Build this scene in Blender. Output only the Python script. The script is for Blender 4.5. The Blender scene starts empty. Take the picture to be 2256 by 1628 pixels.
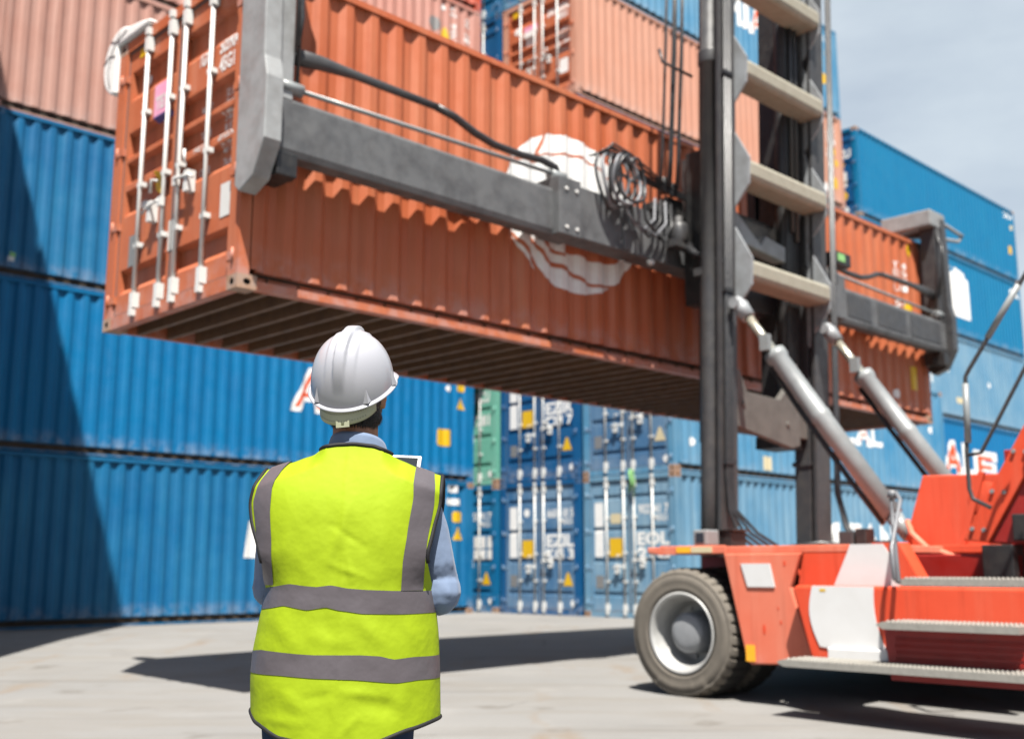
import bpy, bmesh, math, random
from mathutils import Vector, Matrix, noise
random.seed(7)
R = math.radians
C = bpy.context.scene.collection
S = bpy.context.scene

# ------------------------------------------------------------------ camera, sky, sun, exposure
cam_d = bpy.data.cameras.new('camera'); cam = bpy.data.objects.new('camera', cam_d); C.objects.link(cam)
cam.location = (0, 0, 1.15); cam.rotation_euler = (R(90 + 10.175), 0, 0)
cam_d.sensor_width = 36; cam_d.lens = 2439.3 * 36 / 2256
cam_d.clip_end = 2000; cam_d.clip_start = .05
cam_d.dof.use_dof = True; cam_d.dof.focus_distance = 3.02; cam_d.dof.aperture_fstop = 2.7
S.camera = cam
SUN_D = Vector((-0.0489, 0.4358, -0.8987))                # the way the sunlight travels
w = bpy.data.worlds.new('World'); S.world = w; w.use_nodes = True
nt = w.node_tree; nt.nodes.clear()
sky = nt.nodes.new('ShaderNodeTexSky'); sky.sky_type = 'NISHITA'; sky.sun_disc = False
sky.sun_elevation = R(64); sky.sun_rotation = math.atan2(-SUN_D.x, -SUN_D.y)
sky.dust_density = 2.0; sky.air_density = 1.0; sky.ozone_density = 1.0
tc = nt.nodes.new('ShaderNodeTexCoord'); mp = nt.nodes.new('ShaderNodeMapping'); mp.inputs['Scale'].default_value = (2.2, 2.2, 6)
nz = nt.nodes.new('ShaderNodeTexNoise'); nz.inputs['Scale'].default_value = 1.6; nz.inputs['Detail'].default_value = 7; nz.inputs['Roughness'].default_value = .55
rp = nt.nodes.new('ShaderNodeValToRGB'); rp.color_ramp.elements[0].position = .34; rp.color_ramp.elements[1].position = .66
rp.color_ramp.elements[0].color = (.62, .62, .62, 1); rp.color_ramp.elements[1].color = (.95, .95, .95, 1)
mx = nt.nodes.new('ShaderNodeMix'); mx.data_type = 'RGBA'; mx.inputs[7].default_value = (5.9, 6.65, 7.3, 1)
bg = nt.nodes.new('ShaderNodeBackground'); bg.inputs['Strength'].default_value = .042
wo = nt.nodes.new('ShaderNodeOutputWorld')
L = nt.links.new
L(tc.outputs['Generated'], mp.inputs['Vector']); L(mp.outputs['Vector'], nz.inputs['Vector']); L(nz.outputs['Fac'], rp.inputs['Fac'])
dt = nt.nodes.new('ShaderNodeVectorMath'); dt.operation = 'DOT_PRODUCT'; dt.inputs[1].default_value = (.52, .78, .34)
mr = nt.nodes.new('ShaderNodeMapRange'); mr.inputs[1].default_value = .30; mr.inputs[2].default_value = .72; mr.inputs[3].default_value = .12; mr.inputs[4].default_value = 1.0
ml = nt.nodes.new('ShaderNodeMath'); ml.operation = 'MULTIPLY'
L(tc.outputs['Generated'], dt.inputs[0]); L(dt.outputs['Value'], mr.inputs[0]); L(mr.outputs[0], ml.inputs[0]); L(rp.outputs['Color'], ml.inputs[1]); L(ml.outputs[0], mx.inputs['Factor']); L(sky.outputs['Color'], mx.inputs[6]); L(mx.outputs[2], bg.inputs['Color']); L(bg.outputs['Background'], wo.inputs['Surface'])
sun_d = bpy.data.lights.new('sun', 'SUN'); sun_d.energy = 5.0; sun_d.angle = R(.5); sun_d.color = (1, .955, .88)
sun = bpy.data.objects.new('sun', sun_d); C.objects.link(sun); sun.rotation_euler = SUN_D.to_track_quat('-Z', 'Y').to_euler(); sun.location = (6, -20, 40)
S.view_settings.view_transform = 'Standard'; S.view_settings.look = 'None'; S.view_settings.exposure = 1.5; S.view_settings.gamma = 1
S.cycles.use_denoising = True
S.cycles.max_bounces = 6; S.cycles.diffuse_bounces = 1; S.cycles.glossy_bounces = 3; S.cycles.sample_clamp_indirect = 6

# ------------------------------------------------------------------ helpers
YAW = 0.7973
U = Vector((math.sin(YAW), math.cos(YAW), 0)); V = Vector((math.cos(YAW), -math.sin(YAW), 0))
CN = Vector((3.23, 21.93, 0))          # near lower corner of the front block
NB = Vector((-2.1886, 8.543, 0))       # plumb below the near lower corner of the lifted container
LIFT = 3.3526

def ground_z(y): return .0165 * min(max(y - 6.0, 0), 10)

class MB:
    def __init__(s, off=(0, 0, 0), fn=None):
        s.v = []; s.f = []; s.m = []; s.s = []; s.off = Vector(off); s.fn = fn
    def add(s, vs, fs, mi=0, smooth=False):
        n = len(s.v)
        for p in vs:
            p = Vector(p)
            if s.fn: p = Vector(s.fn(p))
            s.v.append(p - s.off)
        for f in fs: s.f.append([i + n for i in f]); s.m.append(mi); s.s.append(smooth)
        return s
    def box(s, x0, x1, y0, y1, z0, z1, mi=0):
        return s.add([(x, y, z) for x in (x0, x1) for y in (y0, y1) for z in (z0, z1)],
            [(0, 1, 3, 2), (4, 6, 7, 5), (0, 4, 5, 1), (2, 3, 7, 6), (0, 2, 6, 4), (1, 5, 7, 3)], mi)
    def prism(s, pts, ax, c0, c1, mi=0):
        n = len(pts)
        def P(p, c): return (c, p[0], p[1]) if ax == 'x' else (p[0], c, p[1]) if ax == 'y' else (p[0], p[1], c)
        a = sum(pts[i][0] * pts[(i + 1) % n][1] - pts[(i + 1) % n][0] * pts[i][1] for i in range(n))
        if (a < 0) != (ax == 'y'): pts = pts[::-1]
        vs = [P(p, c0) for p in pts] + [P(p, c1) for p in pts]
        fs = [list(range(n))[::-1], list(range(n, 2 * n))] + [(i, (i + 1) % n, n + (i + 1) % n, n + i) for i in range(n)]
        return s.add(vs, fs, mi)
    def tube(s, path, r, n=10, mi=0, caps=True, smooth=True, flat=None):
        path = [Vector(p) for p in path]; k = len(path)
        rs = r if isinstance(r, (list, tuple)) else [r] * k
        vs = []; up = None
        for i, p in enumerate(path):
            t = (path[min(i + 1, k - 1)] - path[max(i - 1, 0)]).normalized()
            if up is None: up = Vector((0, 0, 1)) if abs(t.z) < .9 else Vector((1, 0, 0))
            a = (up - t * up.dot(t)).normalized(); up = a; b = t.cross(a)
            for j in range(n):
                q = 2 * math.pi * j / n
                vs.append(p + (a * math.cos(q) + b * math.sin(q) * (flat or 1)) * rs[i])
        fs = [(i * n + j, i * n + (j + 1) % n, (i + 1) * n + (j + 1) % n, (i + 1) * n + j) for i in range(k - 1) for j in range(n)]
        s.add(vs, fs, mi, smooth)
        if caps:
            m = len(s.v) - len(vs)
            s.f.append([m + j for j in range(n)][::-1]); s.m.append(mi); s.s.append(False)
            s.f.append([m + (k - 1) * n + j for j in range(n)]); s.m.append(mi); s.s.append(False)
        return s
    def lathe(s, prof, c, ax, n=48, mi=0, smooth=True):
        # prof: (radius, along axis); axis 'x','y','z'
        vs = []
        for r, h in prof:
            for j in range(n):
                q = 2 * math.pi * j / n; a, b = r * math.cos(q), r * math.sin(q)
                d = (h, a, b) if ax == 'x' else (b, h, a) if ax == 'y' else (a, b, h)
                vs.append((c[0] + d[0], c[1] + d[1], c[2] + d[2]))
        fs = [(i * n + j, i * n + (j + 1) % n, (i + 1) * n + (j + 1) % n, (i + 1) * n + j) for i in range(len(prof) - 1) for j in range(n)]
        return s.add(vs, fs, mi, smooth)
    def ell(s, c, rad, rot=None, n=16, mi=0):
        vs = []; k = n // 2
        for i in range(k + 1):
            for j in range(n):
                a = math.pi * i / k; b = 2 * math.pi * j / n
                p = Vector((rad[0] * math.sin(a) * math.cos(b), rad[1] * math.sin(a) * math.sin(b), rad[2] * math.cos(a)))
                if rot: p = rot @ p
                vs.append(p + Vector(c))
        return s.add(vs, [(i * n + j, (i + 1) * n + j, (i + 1) * n + (j + 1) % n, i * n + (j + 1) % n) for i in range(k) for j in range(n)], mi, True)
    def mesh(s, name, mats):
        me = bpy.data.meshes.new(name); me.from_pydata([tuple(p) for p in s.v], [], s.f)
        for m in (mats if isinstance(mats, (list, tuple)) else [mats]): me.materials.append(m)
        me.polygons.foreach_set('material_index', s.m); me.polygons.foreach_set('use_smooth', s.s)
        bm = bmesh.new(); bm.from_mesh(me); bmesh.ops.remove_doubles(bm, verts=bm.verts, dist=1e-6); bmesh.ops.recalc_face_normals(bm, faces=bm.faces); bm.to_mesh(me); bm.free()
        me.update(); return me
    def build(s, name, mats, parent=None, bevel=0):
        ob = link(name, s.mesh(name, mats), parent)
        if bevel:
            b = ob.modifiers.new('bevel', 'BEVEL'); b.width = bevel; b.segments = 2; b.limit_method = 'ANGLE'; b.angle_limit = R(40); b.use_clamp_overlap = True
        return ob

def link(name, me, parent=None, mats=None):
    ob = bpy.data.objects.new(name, me); C.objects.link(ob)
    if parent: ob.parent = parent
    if mats:
        for i, m in enumerate(mats): ob.material_slots[i].link = 'OBJECT'; ob.material_slots[i].material = m
    return ob
def empty(name, loc, rz=0, label=None, cat=None, group=None):
    o = bpy.data.objects.new(name, None); C.objects.link(o); o.location = loc; o.rotation_euler = (0, 0, rz); o.empty_display_size = .2
    tag(o, label, cat, group); return o
def tag(o, label=None, cat=None, group=None, kind=None):
    if label: o['label'] = label
    if cat: o['category'] = cat
    if group: o['group'] = group
    if kind: o['kind'] = kind
    return o

# ------------------------------------------------------------------ materials
def newmat(name):
    m = bpy.data.materials.new(name); m.use_nodes = True; t = m.node_tree
    return m, t, t.nodes['Principled BSDF']
def N(t, typ, **k):
    n = t.nodes.new(typ)
    for a, b in k.items():
        if a in n.inputs: n.inputs[a].default_value = b
        else: setattr(n, a, b)
    return n
def rgba(c): return (*c, 1)
def mixc(t, fac, a, b):
    n = t.nodes.new('ShaderNodeMix'); n.data_type = 'RGBA'
    for i, x in ((0, fac), (6, a), (7, b)):
        if hasattr(x, 'node'): t.links.new(x, n.inputs[i])
        else: n.inputs[i].default_value = x if i == 0 else (rgba(x) if len(x) == 3 else x)
    return n.outputs[2]
def ramp(t, src, p0, p1, c0=0., c1=1.):
    n = t.nodes.new('ShaderNodeMapRange'); n.inputs[1].default_value = p0; n.inputs[2].default_value = p1; n.inputs[3].default_value = c0; n.inputs[4].default_value = c1; n.clamp = True
    t.links.new(src, n.inputs[0]); return n.outputs[0]
def coord(t, scale=(1, 1, 1)):
    tcn = t.nodes.new('ShaderNodeTexCoord'); oi = t.nodes.new('ShaderNodeObjectInfo')
    ad = t.nodes.new('ShaderNodeVectorMath'); ad.operation = 'ADD'
    ml = t.nodes.new('ShaderNodeVectorMath'); ml.operation = 'SCALE'; ml.inputs['Scale'].default_value = 37.0
    t.links.new(oi.outputs['Location'], ml.inputs[0]); t.links.new(tcn.outputs['Object'], ad.inputs[0]); t.links.new(ml.outputs[0], ad.inputs[1])
    m = t.nodes.new('ShaderNodeMapping'); m.inputs['Scale'].default_value = scale; t.links.new(ad.outputs[0], m.inputs['Vector'])
    return m.outputs[0]
def tex(t, vec, scale, detail=4, rough=.55):
    n = N(t, 'ShaderNodeTexNoise', Scale=scale, Detail=detail, Roughness=rough); t.links.new(vec, n.inputs['Vector']); return n.outputs['Fac']
def bump(t, p, src, strength, dist):
    b = N(t, 'ShaderNodeBump', Strength=strength, Distance=dist); t.links.new(src, b.inputs['Height']); t.links.new(b.outputs[0], p.inputs['Normal'])

def paint(name, col, fade=None, amount=.35, rust=.5, rough=.5, rustc=(.13, .045, .015)):
    """weathered container paint: chalky patches, vertical run marks, rust specks and scuffs"""
    m, t, p = newmat(name)
    col = tuple(c * .56 for c in col); fade = tuple(c * .56 for c in fade) if fade else tuple(min(1, c * .75 + .12) for c in col)
    v1 = coord(t, (1, 1, 1)); v2 = coord(t, (7, 7, .35)); v3 = coord(t, (1, 1, 1)); v4 = coord(t, (2.2, 2.2, 7))
    c1 = mixc(t, ramp(t, tex(t, v1, .9, 5), .3, .75, 0, amount), col, fade)
    c2 = mixc(t, ramp(t, tex(t, v2, 1.3, 4), .5, .78, 0, amount * 1.1), c1, fade)
    dark = tuple(c * .55 for c in col)
    c3 = mixc(t, ramp(t, tex(t, v2, 2.1, 3), .55, .8, 0, .5), c2, dark)
    c4 = mixc(t, ramp(t, tex(t, v3, 6, 6, .65), .72 - .1 * rust, .82 - .1 * rust, 0, .75 * min(1, rust * 1.5)), c3, rustc)
    c5 = mixc(t, ramp(t, tex(t, v4, 3.1, 5, .7), .68, .78, 0, .35), c4, fade)
    tcz = t.nodes.new('ShaderNodeTexCoord'); sp = t.nodes.new('ShaderNodeSeparateXYZ'); t.links.new(tcz.outputs['Object'], sp.inputs[0])
    mu = t.nodes.new('ShaderNodeMath'); mu.operation = 'MULTIPLY'; t.links.new(ramp(t, sp.outputs['Z'], .16, .42, 1, 0), mu.inputs[0]); t.links.new(ramp(t, tex(t, v3, 5, 5, .65), .42, .62), mu.inputs[1])
    c5 = mixc(t, mu.outputs[0], c5, tuple(min(.6, c * .7 + .11) for c in col))
    t.links.new(c5, p.inputs['Base Color'])
    t.links.new(ramp(t, tex(t, v3, 4), .3, .7, rough - .08, rough + .15), p.inputs['Roughness'])
    p.inputs['Specular IOR Level'].default_value = .28
    bump(t, p, tex(t, v1, 3.5, 3), .25, .012)
    return m
def plain(name, col, rough=.5, metal=0, var=.25, scale=8, spec=.5, dirt=None, bmp=0):
    m, t, p = newmat(name); v = coord(t); col = tuple(c * .78 for c in col); dirt = tuple(c * .78 for c in dirt) if dirt else None
    d = dirt or tuple(c * .55 for c in col)
    t.links.new(mixc(t, ramp(t, tex(t, v, scale, 6, .62), .42, .75, 0, var), col, d), p.inputs['Base Color'])
    t.links.new(ramp(t, tex(t, v, scale * 1.7, 4), .3, .7, max(.05, rough - .1), min(1, rough + .12)), p.inputs['Roughness'])
    p.inputs['Metallic'].default_value = metal; p.inputs['Specular IOR Level'].default_value = spec
    if bmp: bump(t, p, tex(t, v, scale * 2, 4), bmp, .01)
    return m

M = {}
M['orange'] = paint('rust red container paint', (.60, .145, .056), (.70, .29, .16), .45, .35, .45)
M['salmon'] = paint('sun bleached salmon container paint', (.70, .33, .22), (.74, .44, .34), .4, .3, .55)
M['pink'] = paint('faded pink container paint', (.66, .30, .235), (.7, .42, .36), .5, .25, .55)
M['brick'] = paint('faded brick pink container paint', (.58, .29, .225), (.64, .42, .36), .5, .3, .55)
M['scarlet'] = paint('orange red container paint', (.7, .09, .035), (.75, .2, .1), .3, .2, .45)
M['blue'] = paint('mid blue container paint', (.0005, .178, .44), (.002, .25, .54), .4, .08, .45)
M['blue_dull'] = paint('worn blue container paint', (.001, .148, .37), (.04, .29, .52), .45, .3, .5)
M['blue_deep'] = paint('deep blue container paint', (.004, .10, .29), (.03, .16, .34), .4, .3, .45)
M['blue_slate'] = paint('slate blue container paint', (.045, .165, .36), (.26, .40, .54), .75, .35, .5)
M['blue_grey'] = paint('chalky blue container paint', (.085, .27, .48), (.36, .52, .64), .9, .45, .55)
M['blue_pale'] = paint('pale blue container paint', (.115, .31, .50), (.36, .52, .62), .5, .35, .55)
M['blue_sky'] = paint('sky blue container paint', (.05, .27, .50), (.30, .50, .64), .5, .45, .55)
M['teal'] = paint('teal blue container paint', (.003, .20, .42), (.01, .27, .48), .25, .08, .4)
M['green'] = paint('mint green container paint', (.16, .55, .42), (.4, .66, .56), .4, .2, .5)
M['rusty_post'] = paint('rust streaked post paint', (.42, .22, .12), (.62, .42, .3), .7, .9, .6)
M['bar'] = plain('galvanised white lock bar', (.68, .68, .66), .45, 0, .25, 20)
M['rubber'] = plain('grey door gasket rubber', (.10, .09, .09), .7)
M['black'] = plain('black painted steel', (.012, .012, .013), .45, 0, .5, 10, dirt=(.05, .045, .04))
M['hole'] = plain('dark casting hole', (.008, .007, .006), .9)  # near-black colour puts in the shade inside the casting holes
M['floor'] = plain('oily plywood floor', (.035, .022, .012), .8, 0, .5, 4)
M['xmember'] = plain('rusty cross member paint', (.15, .072, .032), .6, 0, .6, 6, dirt=(.06, .03, .016))
M['white'] = plain('white marking paint', (.78, .78, .77), .5, 0, .25, 14, dirt=(.42, .38, .35))
M['paper'] = plain('white vinyl sticker', (.64, .64, .62), .4, 0, .1)
M['yellow'] = plain('yellow sticker', (.66, .40, .004), .45, 0, .12)
M['cream'] = plain('cream sticker', (.58, .5, .32), .5, 0, .15)
M['letter_red'] = plain('orange red letter paint', (.66, .075, .01), .45, 0, .15)
M['pinksign'] = plain('pink sticker', (.75, .33, .50), .45, 0, .1)
M['navy'] = plain('navy sticker', (.03, .05, .25), .45, 0, .1)
M['greyplate'] = plain('grey data plate', (.30, .29, .28), .4, .4, .3, 30)
M['tealtag'] = plain('turquoise tag', (.01, .5, .55), .5)
M['greencloth'] = plain('green strap webbing', (.22, .48, .17), .8)
M['steel_grey'] = plain('worn grey beam paint', (.108, .111, .115), .5, 0, .9, 4.5, dirt=(.042, .042, .045), bmp=.1)
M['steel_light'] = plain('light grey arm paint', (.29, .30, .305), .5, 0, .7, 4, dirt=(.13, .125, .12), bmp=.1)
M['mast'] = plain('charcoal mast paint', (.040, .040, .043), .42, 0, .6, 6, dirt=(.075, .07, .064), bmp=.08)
M['mastlight'] = plain('grey mast bracket paint', (.27, .285, .30), .45, 0, .55, 6, dirt=(.10, .095, .09))
M['worn'] = plain('scuffed brown grey plate', (.115, .108, .098), .6, 0, .7, 5, dirt=(.055, .05, .045))
M['rung'] = plain('dusty beige brace paint', (.305, .285, .228), .6, 0, .5, 9, dirt=(.21, .185, .13))
M['cyl'] = plain('grey cylinder paint', (.225, .242, .248), .4, 0, .4, 8, dirt=(.14, .14, .135))
M['chrome'] = plain('polished piston rod', (.80, .76, .62), .2, .75, .1, 10)
M['red'] = paint('red machine paint', (.92, .092, .034), (.86, .20, .115), .4, .1, .38, (.10, .05, .03))
M['red_pale'] = paint('pale red machine paint', (.93, .20, .11), (.95, .38, .26), .6, .1, .45, (.16, .06, .04))  # paler red, mainly for the deck and fender panels
M['red_dark'] = plain('red machine paint darkened as shade', (.30, .012, .008), .45, 0, .4, 5)  # shade of the inner body and under the steps put into the red
M['white_m'] = plain('white machine paint', (.66, .66, .66), .4, 0, .3, 5, dirt=(.54, .52, .5))
M['tread'] = plain('serrated step metal', (.36, .345, .31), .5, .3, .45, 25)
M['tyre'] = plain('dusty tyre rubber', (.135, .118, .097), .85, 0, .55, 5, dirt=(.07, .062, .053), bmp=.25)
M['tyre_blk'] = plain('dark tyre tread rubber', (.03, .028, .026), .85, 0, .4, 6)
M['rim'] = plain('silver wheel rim', (.42, .42, .41), .4, .2, .35, 9)
M['hub'] = plain('grey wheel hub', (.24, .25, .265), .5, 0, .4, 10)
M['amber'] = plain('amber reflector', (.9, .42, .02), .3, 0, .08)
M['hose'] = plain('black rubber hose', (.022, .023, .026), .38, 0, .3, 20, dirt=(.08, .075, .07))
M['hose_grey'] = plain('dusty grey hose', (.16, .165, .18), .45, 0, .4, 20)
M['plate_white'] = plain('white round plate paint', (.80, .80, .78), .6, 0, .25, 18, dirt=(.6, .58, .54), bmp=.25)
M['glass'] = plain('dark lamp glass', (.03, .035, .04), .08, 0, .1)
M['cab_glass'] = plain('tinted cab glass', (.02, .03, .035), .06, 0, .1)

def concrete():
    m, t, p = newmat('weathered concrete yard'); g = t.nodes.new('ShaderNodeNewGeometry')
    def mapv(s, rot=0):
        n = t.nodes.new('ShaderNodeMapping'); n.inputs['Scale'].default_value = s; n.inputs['Rotation'].default_value = (0, 0, rot); t.links.new(g.outputs['Position'], n.inputs['Vector']); return n.outputs[0]
    a = mapv((1, 1, 1)); b = mapv((.5, 2.2, 1), .6); c = mapv((1.4, .4, 1), -.3)
    c1 = mixc(t, ramp(t, tex(t, a, .35, 6, .6), .35, .7), (.170, .167, .161), (.136, .134, .130))
    c2 = mixc(t, ramp(t, tex(t, b, .8, 6, .65),   .46, .70, 0, .75), c1, (.132, .12, .103))
    c3 = mixc(t, ramp(t, tex(t, c, 1.1, 5, .6), .58, .70, 0, .7), c2, (.145, .108, .074))
    c4 = mixc(t, ramp(t, tex(t, a, 1.7, 4, .5), .64, .72, 0, .7), c3, (.098, .09, .08))
    c5 = mixc(t, ramp(t, tex(t, a, 45, 3, .6), .35, .7, 0, .28), c4, (.125, .12, .112))
    c6 = mixc(t, ramp(t, tex(t, b, 3.5, 6, .7), .62, .74, 0, .4), c5, (.222, .216, .207))
    nw = N(t, 'ShaderNodeTexNoise', Scale=.9, Detail=4.0); t.links.new(a, nw.inputs['Vector'])
    wv = t.nodes.new('ShaderNodeVectorMath'); wv.operation = 'MULTIPLY_ADD'; wv.inputs[1].default_value = (.9, .9, 0); t.links.new(nw.outputs['Color'], wv.inputs[0]); t.links.new(a, wv.inputs[2])
    vo = N(t, 'ShaderNodeTexVoronoi', Scale=.33); vo.feature = 'DISTANCE_TO_EDGE'; t.links.new(wv.outputs[0], vo.inputs['Vector'])
    mk = t.nodes.new('ShaderNodeMath'); mk.operation = 'MULTIPLY'; t.links.new(ramp(t, vo.outputs['Distance'], .002, .009, .6, 0), mk.inputs[0]); t.links.new(ramp(t, tex(t, a, .5, 3), .52, .66), mk.inputs[1])
    c6 = mixc(t, mk.outputs[0], c6, (.075, .068, .06))
    d_ = mapv((.22, 3.0, 1), .75)
    c6 = mixc(t, ramp(t, tex(t, d_, 1.0, 5, .6), .55, .70, 0, .5), c6, (.092, .087, .081))
    c6 = mixc(t, ramp(t, tex(t, a, .75, 6, .7), .60, .68, 0, .45), c6, (.195, .188, .179))
    t.links.new(c6, p.inputs['Base Color']); p.inputs['Roughness'].default_value = .85; p.inputs['Specular IOR Level'].default_value = .25
    ad = t.nodes.new('ShaderNodeMath'); ad.operation = 'ADD'; t.links.new(tex(t, a, 60, 3), ad.inputs[0]); t.links.new(tex(t, a, 3, 5), ad.inputs[1])
    bump(t, p, ad.outputs[0], .35, .012)
    return m
M['concrete'] = concrete()

# ------------------------------------------------------------------ ground
g = MB(); xs = [-400, -60, -25] + [i * 1.5 - 18 for i in range(29)] + [40, 80, 400]; ys = [-400, -60, -15, -5, 0, 3, 5] + [6 + .5 * i for i in range(21)] + [20, 30, 60, 400]
g.add([(x, y, ground_z(y)) for y in ys for x in xs], [(j * len(xs) + i, j * len(xs) + i + 1, (j + 1) * len(xs) + i + 1, (j + 1) * len(xs) + i) for j in range(len(ys) - 1) for i in range(len(xs) - 1)])
tag(g.build('ground', M['concrete']), kind='structure')

# ------------------------------------------------------------------ shipping containers
LEN, WID, HGT = 12.192, 2.438, 2.896
PITCH = .281; A0 = .17; NW = 42
def wave_pts():
    pts = [(-.012, A0)]
    for k in range(NW):
        y = A0 + .02 + k * PITCH
        pts += [(-.012, y + .035), (-.050, y + .100), (-.050, y + .175), (-.012, y + .240)]
    pts.append((-.012, LEN - A0)); return pts
WAVE = wave_pts()
def wx(y):
    for (x0, y0), (x1, y1) in zip(WAVE, WAVE[1:]):
        if y0 <= y <= y1: return x0 + (x1 - x0) * (y - y0) / max(1e-9, y1 - y0)
    return -.012
DOORP = [(.13, .035), (.32, .035), (.39, .098), (.53, .098), (.56, .035), (1.08, .035), (1.15, .098), (1.31, .098), (1.34, .035), (1.40, .035), (1.46, .098), (1.60, .098), (1.63, .035),
         (1.67, .035), (1.73, .098), (1.90, .098), (1.93, .035), (2.25, .035), (2.33, .098), (2.53, .098), (2.56, .035), (2.77, .035)]
DOORQ = [(.13, .035)] + [q for z in (.42, 1.10, 1.74, 2.40) for q in ((z, .035), (z + .015, .066), (z + .075, .066), (z + .10, .035))] + [(2.77, .035)]
def dy(z, P=None):
    for (z0, y0), (z1, y1) in zip(P or DOORP, (P or DOORP)[1:]):
        if z0 <= z <= z1: return y0 + (y1 - y0) * (z - z0) / max(1e-9, z1 - z0)
    return .035

def sheet(prof, z0, z1, mirror=False):
    b = MB(); n = len(prof)
    vs = [((-WID - x if mirror else x), y, z) for z in (z0, z1) for x, y in prof]
    return b.add(vs, [(i, i + 1, n + i + 1, n + i) for i in range(n - 1)])
def end_sheet():
    b = MB(); pts = []; y = LEN
    x = -WID + .14
    while x < -.16:
        pts += [(x, y - .02), (x + .05, y - .02), (x + .10, y - .06), (x + .16, y - .06), (x + .21, y - .02)]; x += .256
    n = len(pts)
    return b.add([(px, py, z) for z in (.13, 2.78) for px, py in pts], [(i, i + 1, n + i + 1, n + i) for i in range(n - 1)])
def casting():
    """hollow corner casting with oval holes, centred on 0, outer faces to +x and -y"""
    b = MB(); hx, hy, hz = .081, .089, .059
    def face(o, du, dv, su, sv, ru, rv):
        n = 16; out = []; inn = []; dp = []
        nrm = Vector(du).cross(Vector(dv))
        for i in range(n):
            q = 2 * math.pi * (i + .0) / n; c, s_ = math.cos(q), math.sin(q)
            k = 1 / max(abs(c), abs(s_))
            out.append(Vector(o) + Vector(du) * su * c * k + Vector(dv) * sv * s_ * k)
            inn.append(Vector(o) + Vector(du) * ru * c + Vector(dv) * rv * s_); dp.append(inn[-1] - nrm * .035)
        b.add(out + inn + dp, [(i, (i + 1) % n, n + (i + 1) % n, n + i) for i in range(n)], 0)
        m = len(b.v) - 3 * n
        for i in range(n): b.f.append([m + n + i, m + n + (i + 1) % n, m + 2 * n + (i + 1) % n, m + 2 * n + i]); b.m.append(1); b.s.append(False)
        b.f.append([m + 2 * n + i for i in range(n)]); b.m.append(1); b.s.append(False)
    face((hx, 0, 0), (0, 1, 0), (0, 0, 1), hy, hz, .034, .026)
    face((0, -hy, 0), (1, 0, 0), (0, 0, 1), hx, hz, .030, .030)
    b.add([(x, y, z) for x in (-hx, hx) for y in (-hy, hy) for z in (-hz, hz)], [(0, 1, 3, 2), (2, 3, 7, 6), (0, 2, 6, 4), (1, 5, 7, 3)], 0)
    return b
def door_mb(x0, x1, P):
    b = MB(); e = .07
    for xa, xb in ((x0, x0 + e), (x1 - e, x1)): b.box(xa, xb, .035, .10, .13, 2.77)
    xa, xb = x0 + e, x1 - e; n = len(P)
    b.add([(x, y, z) for x in (xa, xb) for z, y in P], [(i, i + 1, n + i + 1, n + i) for i in range(n - 1)])
    return b
def gasket_mb(x0, x1):
    b = MB()
    for xa, xb in ((x0 - .012, x0 + .006), (x1 - .006, x1 + .012)): b.box(xa, xb, .028, .06, .13, 2.77)
    b.box(x0 + .006, x1 - .006, .026, .06, .118, .136).box(x0 + .006, x1 - .006, .026, .06, 2.764, 2.784); return b
def rod_mb(x):
    b = MB(); b.tube([(x, -.012, .06), (x, -.012, 2.86)], .019, 10)
    for z in (.20, 2.70): b.box(x - .035, x + .035, -.034, .03, z - .07, z + .07)
    for z in (.09, 2.83): b.box(x - .028, x + .028, -.040, .012, z - .035, z + .035)
    for z in (.72, 1.30, 2.02): b.box(x - .042, x + .042, -.024, .034, z - .022, z + .022)
    return b
def handle_mb(x, s, z):
    b = MB(); b.tube([(x, -.045, z), (x + s * .05, -.052, z + .015), (x + s * .33, -.05, z - .01), (x + s * .40, -.045, z - .045)], .013, 8)
    b.box(x - .03, x + .03, -.055, -.01, z - .04, z + .04); b.box(x + s * .25 - .035, x + s * .25 + .035, -.048, .03, z - .14, z + .05)
    b.tube([(x + s * .12, -.02, z + .22), (x + s * .2, -.05, z + .24), (x + s * .22, -.05, z + .12)], .014, 8); return b
def hinge_mb(x, s):
    b = MB()
    return b.box(x - .05, x + .05, -.004, .036, -.035, .035).tube([(x - s * .055, -.004, -.06), (x - s * .055, -.004, .06)], .014, 8)
def frame_mb(lip=.03, lx=-.045):
    b = MB()
    for x0, x1, s in ((-.06, 0, 1), (-WID, -WID + .06, -1)):
        b.box(x0, x1, .178, LEN - .178, 2.826, HGT - .012)
        if s > 0: b.box(-.11, -.095, .178, LEN - .178, .022, .172).box(-.11, lx, .178, LEN - .178, .012, .012 + lip).box(-.11, -.05, .178, LEN - .178, .158, .168)
        else: b.box(-WID, -WID + .06, .178, LEN - .178, .012, .165)
    for y0, y1 in ((0, .11), (LEN - .11, LEN)):
        for x0, x1 in ((-.165, -.002), (-WID + .002, -WID + .165)): b.box(x0, x1, y0 + .002, y1 - .002, .118, HGT - .118)
    b.box(-WID + .162, -.162, .004, .10, .0, .118).box(-WID + .162, -.162, .004, .10, 2.784, HGT - .008)
    b.box(-WID + .162, -.162, LEN - .10, LEN - .004, .0, .135).box(-WID + .162, -.162, LEN - .10, LEN - .004, 2.775, HGT - .008)
    for y in (.12, LEN - .18): b.box(-.016, -.001, y, y + .06, .17, 2.82)
    return b
SH = {}
def shared(k, fn, mats):
    if k not in SH: SH[k] = fn().mesh(k, mats)
    return SH[k]
DOORX = ((-2.27, -1.228), (-1.212, -.17))
RODX = (-1.80, -1.33, -1.06, -.58)
RIB = {}
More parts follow.
